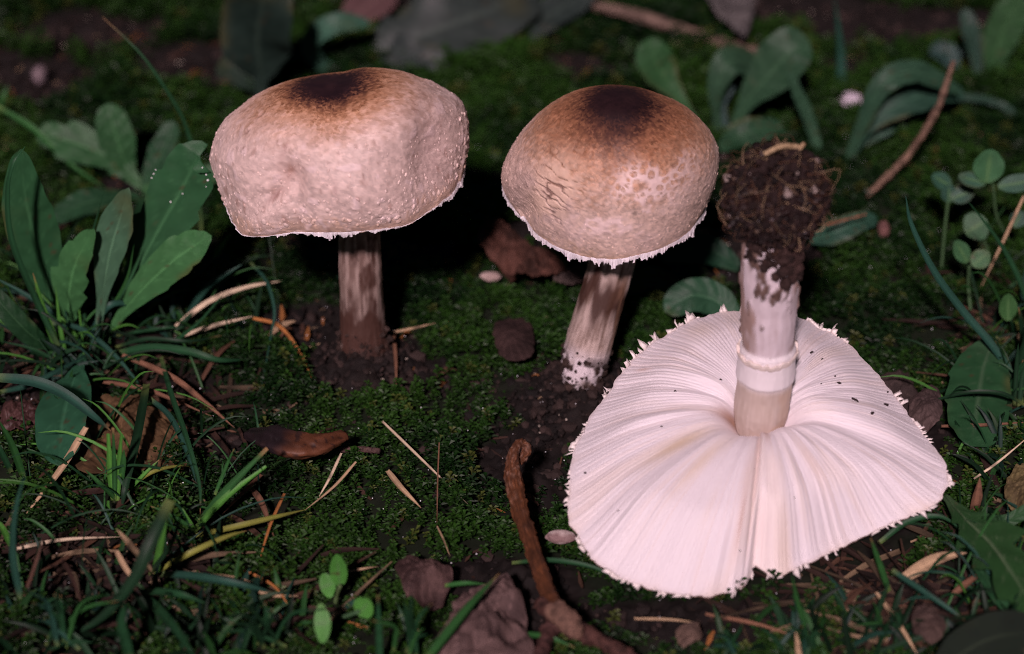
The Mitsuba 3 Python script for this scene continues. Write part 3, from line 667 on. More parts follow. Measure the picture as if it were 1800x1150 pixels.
    obj('stem', Vs+rad*dsp[:, None], Fs, c, 'flesh', m)
    # ring
    rc = np.array([np.interp(.455, np.linspace(0, 1, 7), SP[:, k_]) for k_ in range(3)]); sd = nrm(SP[4]-SP[2]); rx, ry, _ = axes(sd)
    R0 = np.interp(.455, np.linspace(0, 1, 7), SR)
    A, NQ = 160, 12
    thq = np.arange(A)*2*np.pi/A; qq = np.arange(NQ)*2*np.pi/NQ
    wob = noise(np.stack([np.cos(thq)*3.5+5, np.sin(thq)*3.5+5, thq*0], -1), 3)-.5; wob2 = noise(np.stack([np.cos(thq)*9+5, np.sin(thq)*9+5, thq*0], -1), 8)-.5
    Q = rc + (np.cos(thq)[:, None, None]*rx+np.sin(thq)[:, None, None]*ry)*((R0+.0003+(.0007+.0008*wob[:, None])*(np.cos(qq)[None]+.2))[..., None]) + sd*(((.0008+.0005*wob2[:, None])*np.sin(qq)[None]+.0010*wob2[:, None]+.0011*np.maximum(np.cos(qq), 0)[None])[..., None])
    F = grid_faces(A, NQ, True); last = (A-1)*NQ; j = np.arange(NQ)
    F = np.vstack([F, np.stack([last+j, last+(j+1) % NQ, (j+1) % NQ], 1), np.stack([last+j, (j+1) % NQ, j], 1)])
    obj('ring', Q.reshape(-1, 3), F, mixc((.66, .56, .50), (.74, .66, .62), fbm(Q*900, 2, 5)).reshape(-1, 3), 'flesh', m)
    # ball of dirt around the stem base
    bc = up_at(1364, 345, ys[-1]); rr = 86*pxm(bc)
    ico = trimesh.creation.icosphere(subdivisions=6); D = np.array(ico.vertices)
    p = D*rr
    shape = (1+.28*(fbm(D*1.6+3, 3, 5)-.5))*(1-.16*sstep(.1, .95, D[:, 2]))
    tex = (fbm(p*330, 4, 6)-.5)*.0050+(np.abs(fbm(p*800, 2, 7)-.5))*.0035
    VB = bc+D*(rr*.98*shape*np.array([1.0]) )[:, None]*np.array([1.0, 1.0, 1.10])*(1-np.array([0, 0, .16])*sstep(.55, 1.0, D[:, 2:]))+D*tex[:, None]
    c = mixc((.0045, .0024, .0027), (.018, .0092, .0085), sstep(.3, .7, fbm(p*420, 4, 8)))
    c = mixc(c, (.15, .10, .07), sstep(.72, .8, noise(p*1500, 9))*.6)
    c = mixc(c, (.30, .27, .30), sstep(.86, .93, noise(p*1100, 10))*.6)
    ball = obj('soil_clump', VB, ico.faces, c, 'moist', m); tag(ball, 'ball of dark root-bound dirt round the stem base')
    parts = []
    for i in range(520):
        d = nrm(rng.normal(0, 1, 3)); d = d if d@TOCAM > -.45 else -d
        o = bc+d*rr*(1.02+.08*rng.random()); r_ = .0003+.0009*rng.random()**2
        V0, F0_ = np.array(ICO.vertices), np.array(ICO.faces)
        parts.append((o+V0*r_*(1+.6*(rng.random((len(V0), 1))-.5)), F0_, np.array((.014, .0075, .007))*(.3+1.3*rng.random()) if rng.random() > .02 else np.array((.25, .2, .18))))
    for px, py, cnt in ((1385, 445, 110), (1325, 425, 70), (1400, 470, 40)):
        for i in range(cnt):
            q = up_at(px+rng.normal(0, 22), py+rng.normal(0, 20), J[1]-.0105-.002*rng.random())
            V0, F0_ = np.array(ICO.vertices), np.array(ICO.faces)
            i_c = np.argmin(np.linalg.norm(cen-q, axis=1)); rv = q-cen[i_c]; rv = rv-sd*(rv@sd); q = cen[i_c]+sd*((q-cen[i_c])@sd)+nrm(rv)*(SR[-2]+.0004)
            parts.append((q+V0*(.0004+.0010*rng.random()**2)*(1+.6*(rng.random((len(V0), 1))-.5)), F0_, np.array((.028, .015, .013))*(.4+1.2*rng.random())))
    k = obj('crumbs', *join(parts), 'matte', ball, smooth=False); tag(k, kind='stuff')
    parts = []
    for i in range(230):
        d = nrm(rng.normal(0, 1, 3)); d = d if d@TOCAM > -.4 else -d
        t1 = nrm(np.cross(d, rng.normal(0, 1, 3))); L = .002+.007*rng.random()
        o = bc+d*rr*1.05
        P = [o-d*.001, o+t1*L*.35+d*.0006*rng.random(), o+t1*L*.7+d*(.0012*rng.normal()+.0004), o+t1*L+d*(.0012*rng.random()-.0018)]
        V_, F_, _, _ = tube(P, [.00007+.00008*rng.random(), .00004], sides=5, n=10)
        parts.append((V_, F_, np.array(GREEN[random.choice(['umber', 'brown', 'brown', 'straw'])])*(.2+.7*rng.random())))
    k = obj('rootlets', *join(parts), 'matte', ball); tag(k, kind='stuff')
    # straw on the ball
    top = [up_at(1344, 271, bc[1]-.004), up_at(1372, 258, bc[1]-.002), up_at(1398, 258, bc[1]), up_at(1404, 262, bc[1]), up_at(1414, 252, bc[1])]
    V_, F_, uu, _ = tube(top, [.0006, .0007, .0005], sides=8, n=24, rough=.2)
    tag(obj('straw', V_, F_, mixc((.40, .29, .17), (.20, .13, .07), sstep(.3, .7, fbm(V_*900, 2, 3))), 'matte'), 'short bent straw lying on top of the ball of dirt', 'straw')
    # specks of soil on the gills
    parts = []
    tree_p = V.reshape(-1, 3); tp, _ = proj(tree_p)
    spots = [(1427, 620, 7, 3), (1445, 632, 4, 3), (1468, 662, 4, 3), (1475, 674, 7, 4), (1444, 675, 3, 2), (1503, 703, 11, 4), (1557, 713, 8, 5), (1533, 727, 7, 4), (1267, 668, 4, 3), (1187, 688, 4, 3), (1028, 832, 4, 3), (1300, 969, 3, 2), (1396, 875, 3, 2), (1163, 750, 4, 2), (1400, 600, 4, 3), (1560, 690, 4, 3), (1085, 900, 3, 2)]
    for px, py, sx, sy in spots:
        i = np.argmin(np.hypot(tp[:, 0]-px, tp[:, 1]-py)); P = tree_p[i]; k_ = pxm(P)
        V0, F0_ = np.array(ICO.vertices), np.array(ICO.faces)
        q = V0*(1+.7*(rng.random((len(V0), 1))-.5))
        a_ = .35+rng.normal(0, .5); q = np.stack([q[:, 0]*sx*.6*k_*math.cos(a_)-q[:, 1]*sy*.6*k_*math.sin(a_), q[:, 0]*sx*.6*k_*math.sin(a_)+q[:, 1]*sy*.6*k_*math.cos(a_), q[:, 2]*sy*.4*k_], -1)
        parts.append((P+n*sy*.3*k_+q[:, :1]*ex+q[:, 1:2]*ey+q[:, 2:]*n, F0_, (.03, .02, .02)))
    tag(obj('soil_specks', *join(parts), 'matte', smooth=False), 'dark specks of soil lying on the white gills', 'soil', kind='stuff')
inverted_mushroom()

# ------------------------------------------------------------------ leaves
LEAFG = {'dark': (.020, .074, .029), 'mid': (.036, .118, .040), 'grey': (.044, .105, .058), 'blue': (.022, .085, .044), 'deep': (.009, .036, .013)}
def leaf_mesh(spec, widths, col, vein=None, teeth=.0, nteeth=6, fold=.18, wave=.05, seed=0, hint=None, seg=52, across=18, veins=True, dull=None):
    P = pts(spec); m = pxm(P.mean(0))
    uu = np.linspace(0, 1, 40); wd = np.array(widths, float); wd[-1] = max(wd[-1], wd[-2]*.8); wd = np.interp(uu, np.linspace(0, 1, len(wd)), wd)*np.sqrt(np.clip(1-(np.clip(uu-.80, 0, 1)/.2)**2, 0, 1)+.0005)
    hint = (0, -.74, .67) if hint is None else hint
    V, F, u, x = strip(P, wd*m/2, seg=seg, across=across, fold=fold, teeth=teeth, nteeth=nteeth, wave=wave, seed=seed, hint=hint)
    N = vnormals(V, F); c = np.array(LEAFG.get(col, GREEN[col]) if isinstance(col, str) else col)
    vein = c*1.9+np.array((.012, .014, .008)) if vein is None else np.array(vein)*.6
    C = np.tile(c, (len(V), 1))*(1+.55*(fbm(V*260, 3, seed)-.5)[:, None])
    mid = np.exp(-(x/.042)**2)*sstep(1.0, .55, u); side = 0
    if veins:
        ph = (u*7-np.abs(x)*.9+(x > 0)*.45); vv = np.abs((ph % 1)-.5)*2
        side = np.exp(-((1-vv)/.07)**2)*sstep(.95, .5, np.abs(x))*.8
        V = V+N*((mid*-.00025)+(np.cos(ph*2*np.pi))*.00018*np.abs(x)+(fbm(V*500, 2, seed+3)-.5)*.0005)[:, None]
    C = mixc(C, vein, np.clip(mid*.8+side*.5, 0, 1)*.8)
    C = mixc(C, (.05, .035, .018), sstep(.80, .86, noise(V*760, seed+9))*sstep(.5, .6, fbm(V*90, 2, seed+8))*.75)
    C = mixc(C, np.array((.11, .10, .03))*.6, sstep(.55, .75, fbm(V*70, 2, seed+4))*sstep(.6, 1.0, np.maximum(np.abs(x), u))*.6)
    C = mixc(C, np.array(vein)*.9, sstep(.22, .0, u)*.35)
    return V, F, C
def leaf(parent, *a, mat='leafy', name='leaf', label=None, **k):
    V, F, C = leaf_mesh(*a, **k); q = obj(name, V, F, C, mat, parent)
    if label: tag(q, label)
    return q, V
def dew(parent, V, picks, r=.00020):
    S = trimesh.creation.icosphere(subdivisions=2); p, _ = proj(V); parts = []
    for px, py in picks:
        i = np.argmin(np.hypot(p[:, 0]-px, p[:, 1]-py)); k = r*(.6+.8*rng.random())
        parts.append((V[i]+TOCAM*k*.7+np.array(S.vertices)*k, S.faces, (.9, .9, .9)))  # drops coloured white so the glint is painted in
    k = obj('dew', *join(parts), 'gloss', parent); tag(k, kind='stuff')

ros = thing('rosette_plant', 'broad-leaved green rosette at the left edge, beside the lopsided mushroom', 'plant')
leaf(ros, [(98, 592, 0), (84, 505, 18), (64, 430, 33), (45, 350, 48), (36, 262, 64)], [16, 24, 52, 84, 92, 88, 62, 8], 'dark', seed=1, fold=.04)
leaf(ros, [(122, 600, 0), (120, 530, 15), (132, 465, 28), (165, 403, 40)], [16, 22, 52, 66, 66, 46, 8], 'mid', teeth=.4, nteeth=5, seed=2)
leaf(ros, [(168, 640, -2), (178, 540, 14), (192, 450, 30), (212, 380, 42), (226, 330, 51)], [8, 12, 18, 44, 62, 62, 40, 6], 'grey', seed=3, fold=.3)
q, LV = leaf(ros, [(190, 590, 0), (225, 510, 16), (270, 420, 32), (315, 340, 46), (345, 282, 56), (352, 276, 57)], [12, 24, 52, 94, 104, 98, 72, 10], 'dark', teeth=.22, nteeth=6, seed=4, fold=.1)
dew(ros, LV, [(262, 312), (268, 306), (275, 303), (364, 306), (367, 316), (364, 328), (323, 340), (356, 296), (300, 352)])
leaf(ros, [(182, 598, 0), (235, 525, 16), (300, 462, 29), (345, 430, 35), (371, 414, 38)], [10, 18, 46, 68, 72, 62, 38, 6], 'mid', teeth=.12, nteeth=5, seed=5, fold=.08)
leaf(ros, [(150, 620, 2), (128, 672, 7), (110, 740, 10), (104, 818, 8)], [16, 22, 74, 98, 84, 8], 'blue', seed=6, fold=.14, wave=.08)
leaf(ros, [(120, 610, 3), (70, 600, 9), (25, 560, 17), (-25, 500, 26)], [14, 22, 40, 38, 8], 'deep', seed=7)
pl = thing('rosette_plant', 'blurred low green plant with lobed leaves behind the left rosette', 'plant')
leaf(pl, [(250, 330, 2), (210, 290, 8), (160, 262, 12), (95, 240, 15), (66, 232, 16)], [14, 34, 60, 66, 50, 12], (.020, .068, .024), seed=8, teeth=.5, nteeth=3)
leaf(pl, [(235, 320, 2), (215, 275, 11), (200, 225, 20), (188, 182, 27)], [16, 40, 66, 58, 10], (.020, .068, .024), seed=9)
leaf(pl, [(250, 330, 2), (275, 285, 10), (292, 250, 16), (305, 212, 22)], [12, 36, 50, 40, 8], (.014, .048, .021), seed=10)
leaf(pl, [(250, 335, 2), (310, 322, 6), (360, 310, 8), (400, 300, 9)], [14, 30, 42, 36, 8], (.020, .068, .024), seed=11)
leaf(pl, [(245, 345, 1), (180, 350, 5), (130, 365, 5), (90, 390, 3)], [14, 34, 50, 40, 8], (.014, .048, .021), seed=12)
leaf(pl, [(250, 345, 1), (255, 380, 4), (240, 420, 4)], [14, 40, 50, 8], 'deep', seed=13)

DROPS = None
def bgplant(label, rows, cat='plant', name='broadleaf_plant'):  # leaf colours at the back are lowered to imitate flash falloff
    t = thing(name, label, cat)
    for i, r in enumerate(rows):
        leaf(t, r[0], r[1], r[2], seed=i+len(labels), **(r[3] if len(r) > 3 else {}))
    return t
bgplant('blurred grey-green plant with one tall flat leaf above the left cap', [
    ([(458, 172, 0), (458, 128, 10), (452, 70, 24), (462, 0, 42), (470, -40, 50)], [16, 26, 120, 150, 110, 30], (0.0120, 0.0235, 0.0185), {'fold': .06}),
    ([(470, 160, 1), (420, 125, 8), (385, 108, 10)], [14, 50, 60, 10], (0.0112, 0.0240, 0.0160))])
bgplant('blurred plant with one arching leaf between the flat leaf and big dull leaf', [
    ([(600, 128, 0), (560, 110, 6), (548, 72, 15), (590, 42, 22), (650, 40, 20)], [14, 26, 34, 40, 36, 8], (0.0320, 0.0840, 0.0560))])
bgplant('large dull grey-green leaf lying curled at the top, behind the gap between two caps', [
    ([(660, 100, 3), (720, 70, 8), (800, 40, 12), (880, 10, 14), (940, -25, 16)], [50, 110, 150, 150, 110, 30], (0.0240, 0.0336, 0.0304), {'fold': .1, 'wave': .25, 'teeth': .4, 'nteeth': 4}),
    ([(660, 85, 4), (720, 95, 6), (790, 110, 4)], [30, 62, 50, 14], (0.030, 0.040, 0.038), {'wave': .3}),
    ([(860, 70, 4), (930, 45, 6), (1000, 5, 10), (1040, -30, 14)], [30, 60, 60, 30], (0.0200, 0.0304, 0.0272), {'wave': .2})], 'leaf', 'wilted_leaf')
bgplant('dull pink-brown dead leaf at the top edge, left of the big dull leaf', [([(600, 42, 2), (640, 15, 5), (690, -20, 9)], [20, 60, 70, 20], (0.0800, 0.0440, 0.0440), {'veins': False})], 'leaf', 'dead_leaf')
bgplant('plant with an upright oval leaf just right of the round brown cap', [
    ([(1235, 235, 0), (1205, 185, 9), (1170, 140, 17), (1150, 105, 24), (1142, 66, 31)], [8, 12, 34, 66, 66, 10], (0.0224, 0.0696, 0.0248)),
    ([(1225, 240, 0), (1190, 215, 4), (1160, 205, 4)], [8, 24, 30, 6], 'dark')])
bgplant('cluster of arching spoon leaves above the ball of dirt', [
    ([(1262, 232, 0), (1258, 165, 15), (1278, 112, 25), (1315, 112, 22), (1350, 140, 14)], [12, 20, 44, 60, 46, 8], (0.0224, 0.0568, 0.0304)),
    ([(1285, 238, 0), (1315, 175, 13), (1352, 132, 22), (1388, 92, 30), (1424, 76, 32)], [14, 26, 62, 92, 84, 14], (0.0200, 0.0544, 0.0272)),
    ([(1438, 262, 0), (1418, 200, 12), (1400, 160, 20), (1386, 118, 28)], [16, 22, 24, 18, 6], (0.0224, 0.0592, 0.0320)),
    ([(1265, 262, 1), (1300, 238, 7), (1340, 228, 8), (1378, 226, 7)], [14, 46, 52, 40, 8], (0.0152, 0.0472, 0.0224)),
    ([(1275, 225, 0), (1270, 180, 9), (1290, 150, 14)], [10, 16, 16, 6], (0.0344, 0.0648, 0.0592))])
bgplant('plant with long arching leaves beside the bare brown stick', [
    ([(1490, 282, 0), (1518, 215, 15), (1550, 150, 28), (1600, 126, 31), (1650, 142, 26), (1688, 165, 20)], [14, 24, 34, 44, 42, 30, 8], (0.0208, 0.0568, 0.0320)),
    ([(1492, 280, 0), (1530, 218, 12), (1590, 180, 18), (1650, 160, 19), (1695, 166, 16)], [14, 24, 48, 60, 44, 10], (0.0176, 0.0496, 0.0320)),
    ([(1510, 260, 1), (1535, 232, 6), (1565, 216, 8), (1592, 226, 5)], [10, 32, 44, 36, 8], (0.0272, 0.0648, 0.0424)),
    ([(1600, 195, 4), (1690, 172, 8), (1760, 185, 5), (1815, 225, 1)], [10, 14, 14, 8], (0.0176, 0.0448, 0.0296))])
bgplant('blurred leaf pair at the top right corner', [
    ([(1745, 150, 0), (1752, 90, 12), (1770, 40, 22), (1800, -10, 32)], [16, 40, 64, 64, 20], (0.0200, 0.0592, 0.0208)),
    ([(1720, 150, 0), (1715, 90, 12), (1705, 50, 20), (1695, 15, 26)], [10, 26, 36, 30, 6], (0.0176, 0.0424, 0.0296)),
    ([(1680, 120, 2), (1665, 95, 6), (1635, 85, 7)], [12, 42, 36, 8], (0.0176, 0.0424, 0.0368))])
bgplant('dark green leaves lying behind the turned-over cap, left of its stem', [
    ([(1300, 565, 1), (1260, 530, 5), (1215, 520, 7), (1168, 548, 3)], [20, 54, 66, 58, 10], (0.0176, 0.0568, 0.0288), {'hint': [0, -.7, .7]}),
    ([(1300, 470, 1), (1245, 440, 6), (1200, 440, 7), (1160, 450, 5)], [20, 50, 58, 46, 10], (0.0096, 0.0368, 0.0192)),
    ([(1190, 500, 1), (1140, 490, 4), (1095, 510, 2)], [20, 40, 42, 8], (0.0112, 0.0344, 0.0176))])
bgplant('green leaf poking out right of the ball of dirt', [([(1425, 420, 3), (1470, 408, 7), (1510, 390, 9), (1542, 385, 8)], [20, 44, 44, 34, 6], (0.0192, 0.0568, 0.0368))])
q = bgplant('large rounded leaf with pale veins at the right edge, lying flat', [([(1742, 606, 10), (1728, 650, 9), (1720, 700, 7), (1714, 745, 5), (1706, 785, 3)], [40, 92, 116, 116, 96, 20], (0.0176, 0.0616, 0.0240), {'fold': .07, 'teeth': .12, 'nteeth': 4, 'vein': (0.1040, 0.1920, 0.1040)})])
bgplant('lobed weed leaf with a pale midrib at the lower right corner', [
    ([(1660, 872, 8), (1700, 915, 10), (1745, 960, 11), (1790, 1025, 11), (1830, 1090, 9)], [10, 34, 84, 90, 84, 30], (0.0176, 0.0568, 0.0168), {'teeth': .9, 'nteeth': 5, 'vein': (0.1760, 0.2560, 0.1440), 'seed': 3} if False else {'teeth': .9, 'nteeth': 5, 'vein': (0.1760, 0.2560, 0.1440)}),
    ([(1720, 905, 4), (1770, 915, 6), (1830, 880, 9)], [10, 20, 24, 10], (0.0224, 0.0648, 0.0248)),
    ([(1700, 960, 2), (1740, 1030, 6), (1785, 1085, 7)], [10, 24, 26, 8], 'dark')])
bgplant('dark out-of-focus leaf at the bottom right corner', [([(1640, 1200, 4), (1690, 1150, 10), (1750, 1120, 13), (1830, 1110, 13)], [30, 80, 90, 60], (0.0048, 0.0104, 0.0056), {'veins': False, 'mat': 'matte'})])

# seedlings and clover
def round_leaf(parent, px, py, rx, ry, h, col, tilt=0.0, seed=0, name='leaflet', hint=None):
    a = math.radians(tilt); dx, dy = math.sin(a)*ry, -math.cos(a)*ry
    up = ry*.16*math.cos(a)
    leaf(parent, [(px-dx, py-dy, h-up), (px, py, h), (px+dx, py+dy, h+up)], [rx*.5, rx*1.5, rx*1.98, rx*2.06, rx*1.9, rx*1.3, rx*.25], col, seed=seed, name=name, seg=22, across=8, fold=.08, wave=.02, veins=False, vein=(.12, .26, .09), hint=hint)
sd_ = thing('seedling', 'bright green seedling with four small round leaves near the bottom edge', 'seedling')
for i, (x_, y_, rx_, ry_, h_, t_) in enumerate(((595, 1003, 15, 29, 10, -6), (576, 1029, 22, 14, 6, 70), (640, 1068, 20, 17, 9, 40), (567, 1096, 34, 15, 9, 85))):
    round_leaf(sd_, x_, y_, rx_, ry_, h_, (.050, .175, .030), t_, i)
V, F, u, v = tube(pts([(590, 1060, 0), (592, 1045, 3), (598, 1030, 7)]), .0005, n=8); obj('stalk', V, F, (.08, .13, .05), 'leafy', sd_)
V, F, u, v = tube(pts([(600, 1085, 0), (612, 1082, 4), (630, 1075, 8)]), .0005, n=8); obj('stalk', V, F, (.06, .13, .06), 'leafy', sd_)
def clover(label, leaflets, stalk):
    t = thing('clover', label, 'clover')
    for i, l in enumerate(leaflets): round_leaf(t, *l, seed=i)
    V, F, u, v = tube(pts(stalk), .00045, n=14, sides=6); obj('stalk', V, F, (0.0504, 0.1008, 0.0432), 'leafy', t)
    return t
cl = clover('tallest clover with three leaflets and dewdrops at the right edge', [(1738, 292, 27, 30, 36, (0.0288, 0.0936, 0.0374), 8), (1708, 316, 14, 25, 32, (0.0252, 0.0720, 0.0446), -75), (1790, 322, 16, 36, 31, (0.0252, 0.0720, 0.0446), 80)], [(1772, 420, 8), (1752, 380, 18), (1746, 325, 30)])
clover('clover with folded dark leaflets left of the tallest clover', [(1655, 318, 15, 20, 27, (0.0187, 0.0612, 0.0374), -60), (1692, 342, 16, 22, 24, (0.0173, 0.0576, 0.0360), 70), (1668, 340, 14, 16, 24, (0.0158, 0.0504, 0.0324), 0)], [(1655, 470, 0), (1660, 410, 11), (1667, 350, 22)])
clover('lone round clover leaflet with one dewdrop below the tallest clover', [(1716, 398, 26, 22, 20, (0.0216, 0.0756, 0.0288), 60)], [(1740, 470, 4), (1735, 440, 10), (1725, 410, 17)])
clover('small two-leaflet clover lowest of the clovers', [(1690, 442, 15, 22, 18, (0.0324, 0.0936, 0.0374), -30), (1724, 455, 17, 19, 17, (0.0324, 0.1008, 0.0374), 50)], [(1706, 545, 0), (1702, 500, 7), (1704, 468, 14)])
clover('dim clover leaflets at the far right edge beside the thick grass blades', [(1772, 540, 16, 24, 12, (0.0288, 0.0864, 0.0252), 0), (1790, 385, 14, 16, 18, (0.0216, 0.0612, 0.0396), 30)], [(1780, 590, 0), (1776, 560, 6)])

# ------------------------------------------------------------------ grass
g = thing('grass_tuft', 'grass tuft growing through the rosette at the left edge', 'grass', 'grass tufts')
blades(g, [([(118, 642, 0), (62, 525, 22), (22, 425, 42), (14, 340, 58), (24, 288, 67), (44, 258, 70)], 13, 'dark'), ([(112, 640, 0), (84, 565, 14), (58, 480, 30)], 16, 'bright'), ([(118, 640, 0), (106, 575, 12), (98, 505, 24)], 9, 'bright'),
           ([(145, 615, 0), (105, 560, 10), (45, 518, 17), (-10, 488, 22)], 11, 'blue'), ([(110, 640, 0), (70, 600, 7), (20, 560, 13), (-10, 548, 15)], 9, 'mid'), ([(150, 615, 0), (120, 575, 8), (100, 550, 12)], 10, 'bright'),
           ([(105, 640, 0), (60, 615, 5), (0, 600, 8)], 8, 'dark'), ([(150, 610, 0), (190, 540, 14), (240, 535, 12), (300, 522, 10)], 14, 'blue'), ([(160, 600, 0), (220, 500, 20), (236, 430, 34)], 9, 'mid'), ([(150, 600, 0), (148, 500, 18), (158, 430, 30), (185, 330, 48)], 8, 'dark')])
g = thing('grass_tuft', 'long arching grass blades spreading below the rosette towards the lopsided mushroom', 'grass', 'grass tufts')
blades(g, [([(85, 568, 8), (145, 580, 9), (205, 628, 6), (255, 690, 1)], 11, 'blue'), ([(195, 625, 1), (260, 612, 6), (330, 618, 8), (385, 633, 6), (438, 632, 1)], 17, 'dark'), ([(0, 690, 2), (50, 678, 6), (105, 650, 7), (165, 618, 4)], 12, 'blue'),
           ([(258, 676, 8), (243, 760, 12), (222, 850, 6), (214, 895, 0)], 19, 'deep'), ([(283, 628, 3), (300, 690, 8), (328, 770, 9), (350, 850, 4), (352, 905, 0)], 11, 'dark'), ([(262, 700, 8), (300, 735, 8), (330, 800, 5), (345, 850, 2)], 12, 'blue'),
           ([(290, 612, 0), (345, 572, 9), (395, 515, 20)], 9, 'dark'), ([(325, 565, 0), (365, 505, 12), (425, 465, 18)], 15, 'blue'), ([(205, 590, 2), (280, 578, 7), (330, 575, 6)], 8, 'dark'), ([(200, 612, 2), (260, 596, 7), (330, 600, 7), (390, 590, 3)], 9, 'deep')])
lone('loose_grass', 'thick dark near blade crossing the lower leaf of the rosette', 'grass', [(-15, 664, 20), (60, 672, 20), (115, 695, 17), (165, 733, 12), (195, 758, 7)], 24, 'blue')
lone('loose_grass', 'curved thin blade standing between rosette and lopsided mushroom', 'grass', [(440, 462, 12), (468, 495, 12), (482, 545, 8), (476, 590, 4), (458, 690, 0)], 7, 'blue')
lone('loose_grass', 'long thin blade rising behind the rosette to the top left', 'grass', [(355, 420, 0), (346, 300, 24), (325, 218, 40), (290, 155, 52), (245, 92, 63), (180, 30, 72)], 8, 'dark')
lone('loose_grass', 'short bright blade tip under the left rim of the lopsided cap', 'grass', [(368, 470, 0), (388, 435, 6), (408, 408, 11)], 12, 'bright')
lone('loose_grass', 'blurred pale green blade slanting down at the left edge', 'grass', [(-10, 185, 22), (60, 228, 17), (125, 290, 8), (190, 335, 0)], 13, 'mid')
lone('loose_grass', 'blurred short blade rising at the far left', 'grass', [(-5, 200, 2), (5, 175, 8), (15, 150, 12)], 13, 'mid')
g = thing('grass_tuft', 'short bright clipped grass tuft in front of the flat brown leaf', 'grass', 'grass tufts')
blades(g, [([(200, 880, 0), (194, 820, 10), (190, 762, 20)], 15, 'bright', False), ([(206, 880, 0), (210, 815, 11), (214, 762, 21)], 13, 'bright', False), ([(202, 880, 0), (201, 810, 12), (199, 752, 22)], 10, 'mid', False), ([(222, 868, 0), (250, 838, 6), (280, 808, 10)], 9, 'bright'),
           ([(220, 866, 0), (265, 832, 7), (312, 820, 6), (338, 822, 3)], 9, 'yellow'), ([(205, 880, 0), (175, 850, 7), (150, 826, 11)], 10, 'mid'), ([(190, 910, 0), (190, 880, 6)], 11, 'bright', False), ([(210, 870, 0), (217, 820, 11), (218, 790, 17)], 16, 'mid')])
g = thing('grass_tuft', 'tuft of pale cut blades leaning right, left of the fan of moss', 'grass', 'grass tufts')
blades(g, [([(343, 932, 0), (400, 872, 9), (468, 820, 15)], 15, 'bright', False), ([(350, 920, 0), (405, 855, 11), (470, 788, 21)], 17, 'mid', False), ([(378, 870, 2), (398, 820, 10), (412, 788, 16)], 8, 'mid'), ([(345, 942, 0), (420, 925, 4), (490, 908, 4), (538, 896, 2)], 13, 'yellow'),
           ([(345, 935, 0), (300, 905, 6), (265, 890, 7)], 9, 'mid'), ([(345, 935, 0), (325, 905, 5), (312, 880, 8)], 8, 'bright')])
g = thing('grass_tuft', 'large dark blurred grass tuft in the lower left foreground', 'grass', 'grass tufts')
blades(g, [([(274, 1010, 0), (284, 960, 10), (298, 885, 24)], 20, 'bright'), ([(278, 1005, 0), (330, 975, 7), (395, 945, 8), (434, 933, 6)], 13, 'yellow'), ([(285, 1010, 1), (350, 1015, 8), (430, 1030, 8), (490, 1045, 3)], 18, 'blue'), ([(300, 880, 30), (265, 955, 24), (235, 1020, 16), (180, 1085, 6), (120, 1120, 0)], 27, 'deep'),
           ([(250, 1045, 0), (300, 1095, 8), (345, 1160, 12)], 20, 'dark'), ([(252, 1040, 2), (310, 1045, 8), (365, 1062, 6)], 18, 'dark'), ([(270, 1010, 0), (230, 960, 14), (205, 930, 20)], 14, 'straw'), ([(262, 1010, 0), (300, 960, 12), (320, 900, 22)], 12, 'deep'), ([(230, 1160, 0), (215, 1100, 12), (220, 1060, 20)], 22, 'dark')])
g = thing('grass_tuft', 'dark grass blades at the lower left edge', 'grass', 'grass tufts')
blades(g, [([(38, 1060, 0), (24, 980, 14), (28, 900, 28), (45, 830, 40)], 16, 'blue'), ([(42, 840, 0), (22, 785, 12), (-5, 735, 22)], 15, 'mid'), ([(20, 960, 0), (5, 930, 6), (-10, 910, 9)], 13, 'bright'), ([(38, 1060, 0), (60, 1000, 12), (75, 950, 20)], 9, 'umber'),
           ([(20, 830, 0), (0, 790, 9), (-10, 770, 12)], 12, 'dark')])
for (x_, y_, lab, cnt) in ((110, 1130, 'blurred grass tuft in the very bottom left corner', 9), (470, 1140, 'dim grass tuft at the bottom edge left of the seedling', 7), (1420, 1150, 'grass tuft in the foreground below the notch of the turned-over cap', 9),
                           (1580, 1125, 'grass tuft below the right half of the turned-over cap', 10), (1770, 1140, 'dim grass tuft at the bottom right corner', 7), (1785, 700, 'dark thick grass tuft at the right edge behind the rounded leaf', 7), (720, 1150, 'grass tuft at the bottom edge left of the big brown dead leaf', 6),
                           (1290, 1150, 'short dim grass tuft right of the forked twig', 6), (590, 500, 'tiny grass sprout behind the lopsided mushroom stem', 4)):
    g = thing('grass_tuft', lab, 'grass', 'grass tufts'); rows = []
    small = .45 if cnt == 4 else (.55 if 1250 < x_ < 1600 else 1)
    for i in range(cnt):
        dx = rng.normal(0, 55)*small; hh = rng.uniform(8, 22)*small; rise = hh*5.6
        rows.append(([(x_+rng.normal(0, 14), y_+rng.normal(0, 10), 0), (x_+dx*.4, y_-rise*.55, hh*.62), (x_+dx, y_-rise*.9+abs(dx)*.25, hh*.95)], rng.uniform(9, 16)*(.8 if small > .5 else .5), random.choice(['dark', 'mid', 'blue', 'dark', 'deep', 'deep'])))
    blades(g, rows)
g = thing('grass_tuft', 'pair of long arching blades over the clover at the right edge', 'grass', 'grass tufts')
blades(g, [([(1800, 690, 0), (1745, 610, 12), (1690, 545, 22), (1640, 475, 34), (1602, 395, 48), (1592, 345, 57)], 17, 'blue'), ([(1815, 560, 6), (1790, 490, 18), (1755, 425, 29), (1700, 352, 42)], 13, 'dark'), ([(1790, 640, 0), (1796, 600, 8), (1790, 540, 20)], 22, 'deep'), ([(1782, 700, 0), (1796, 630, 12), (1812, 560, 24)], 24, 'deep')])
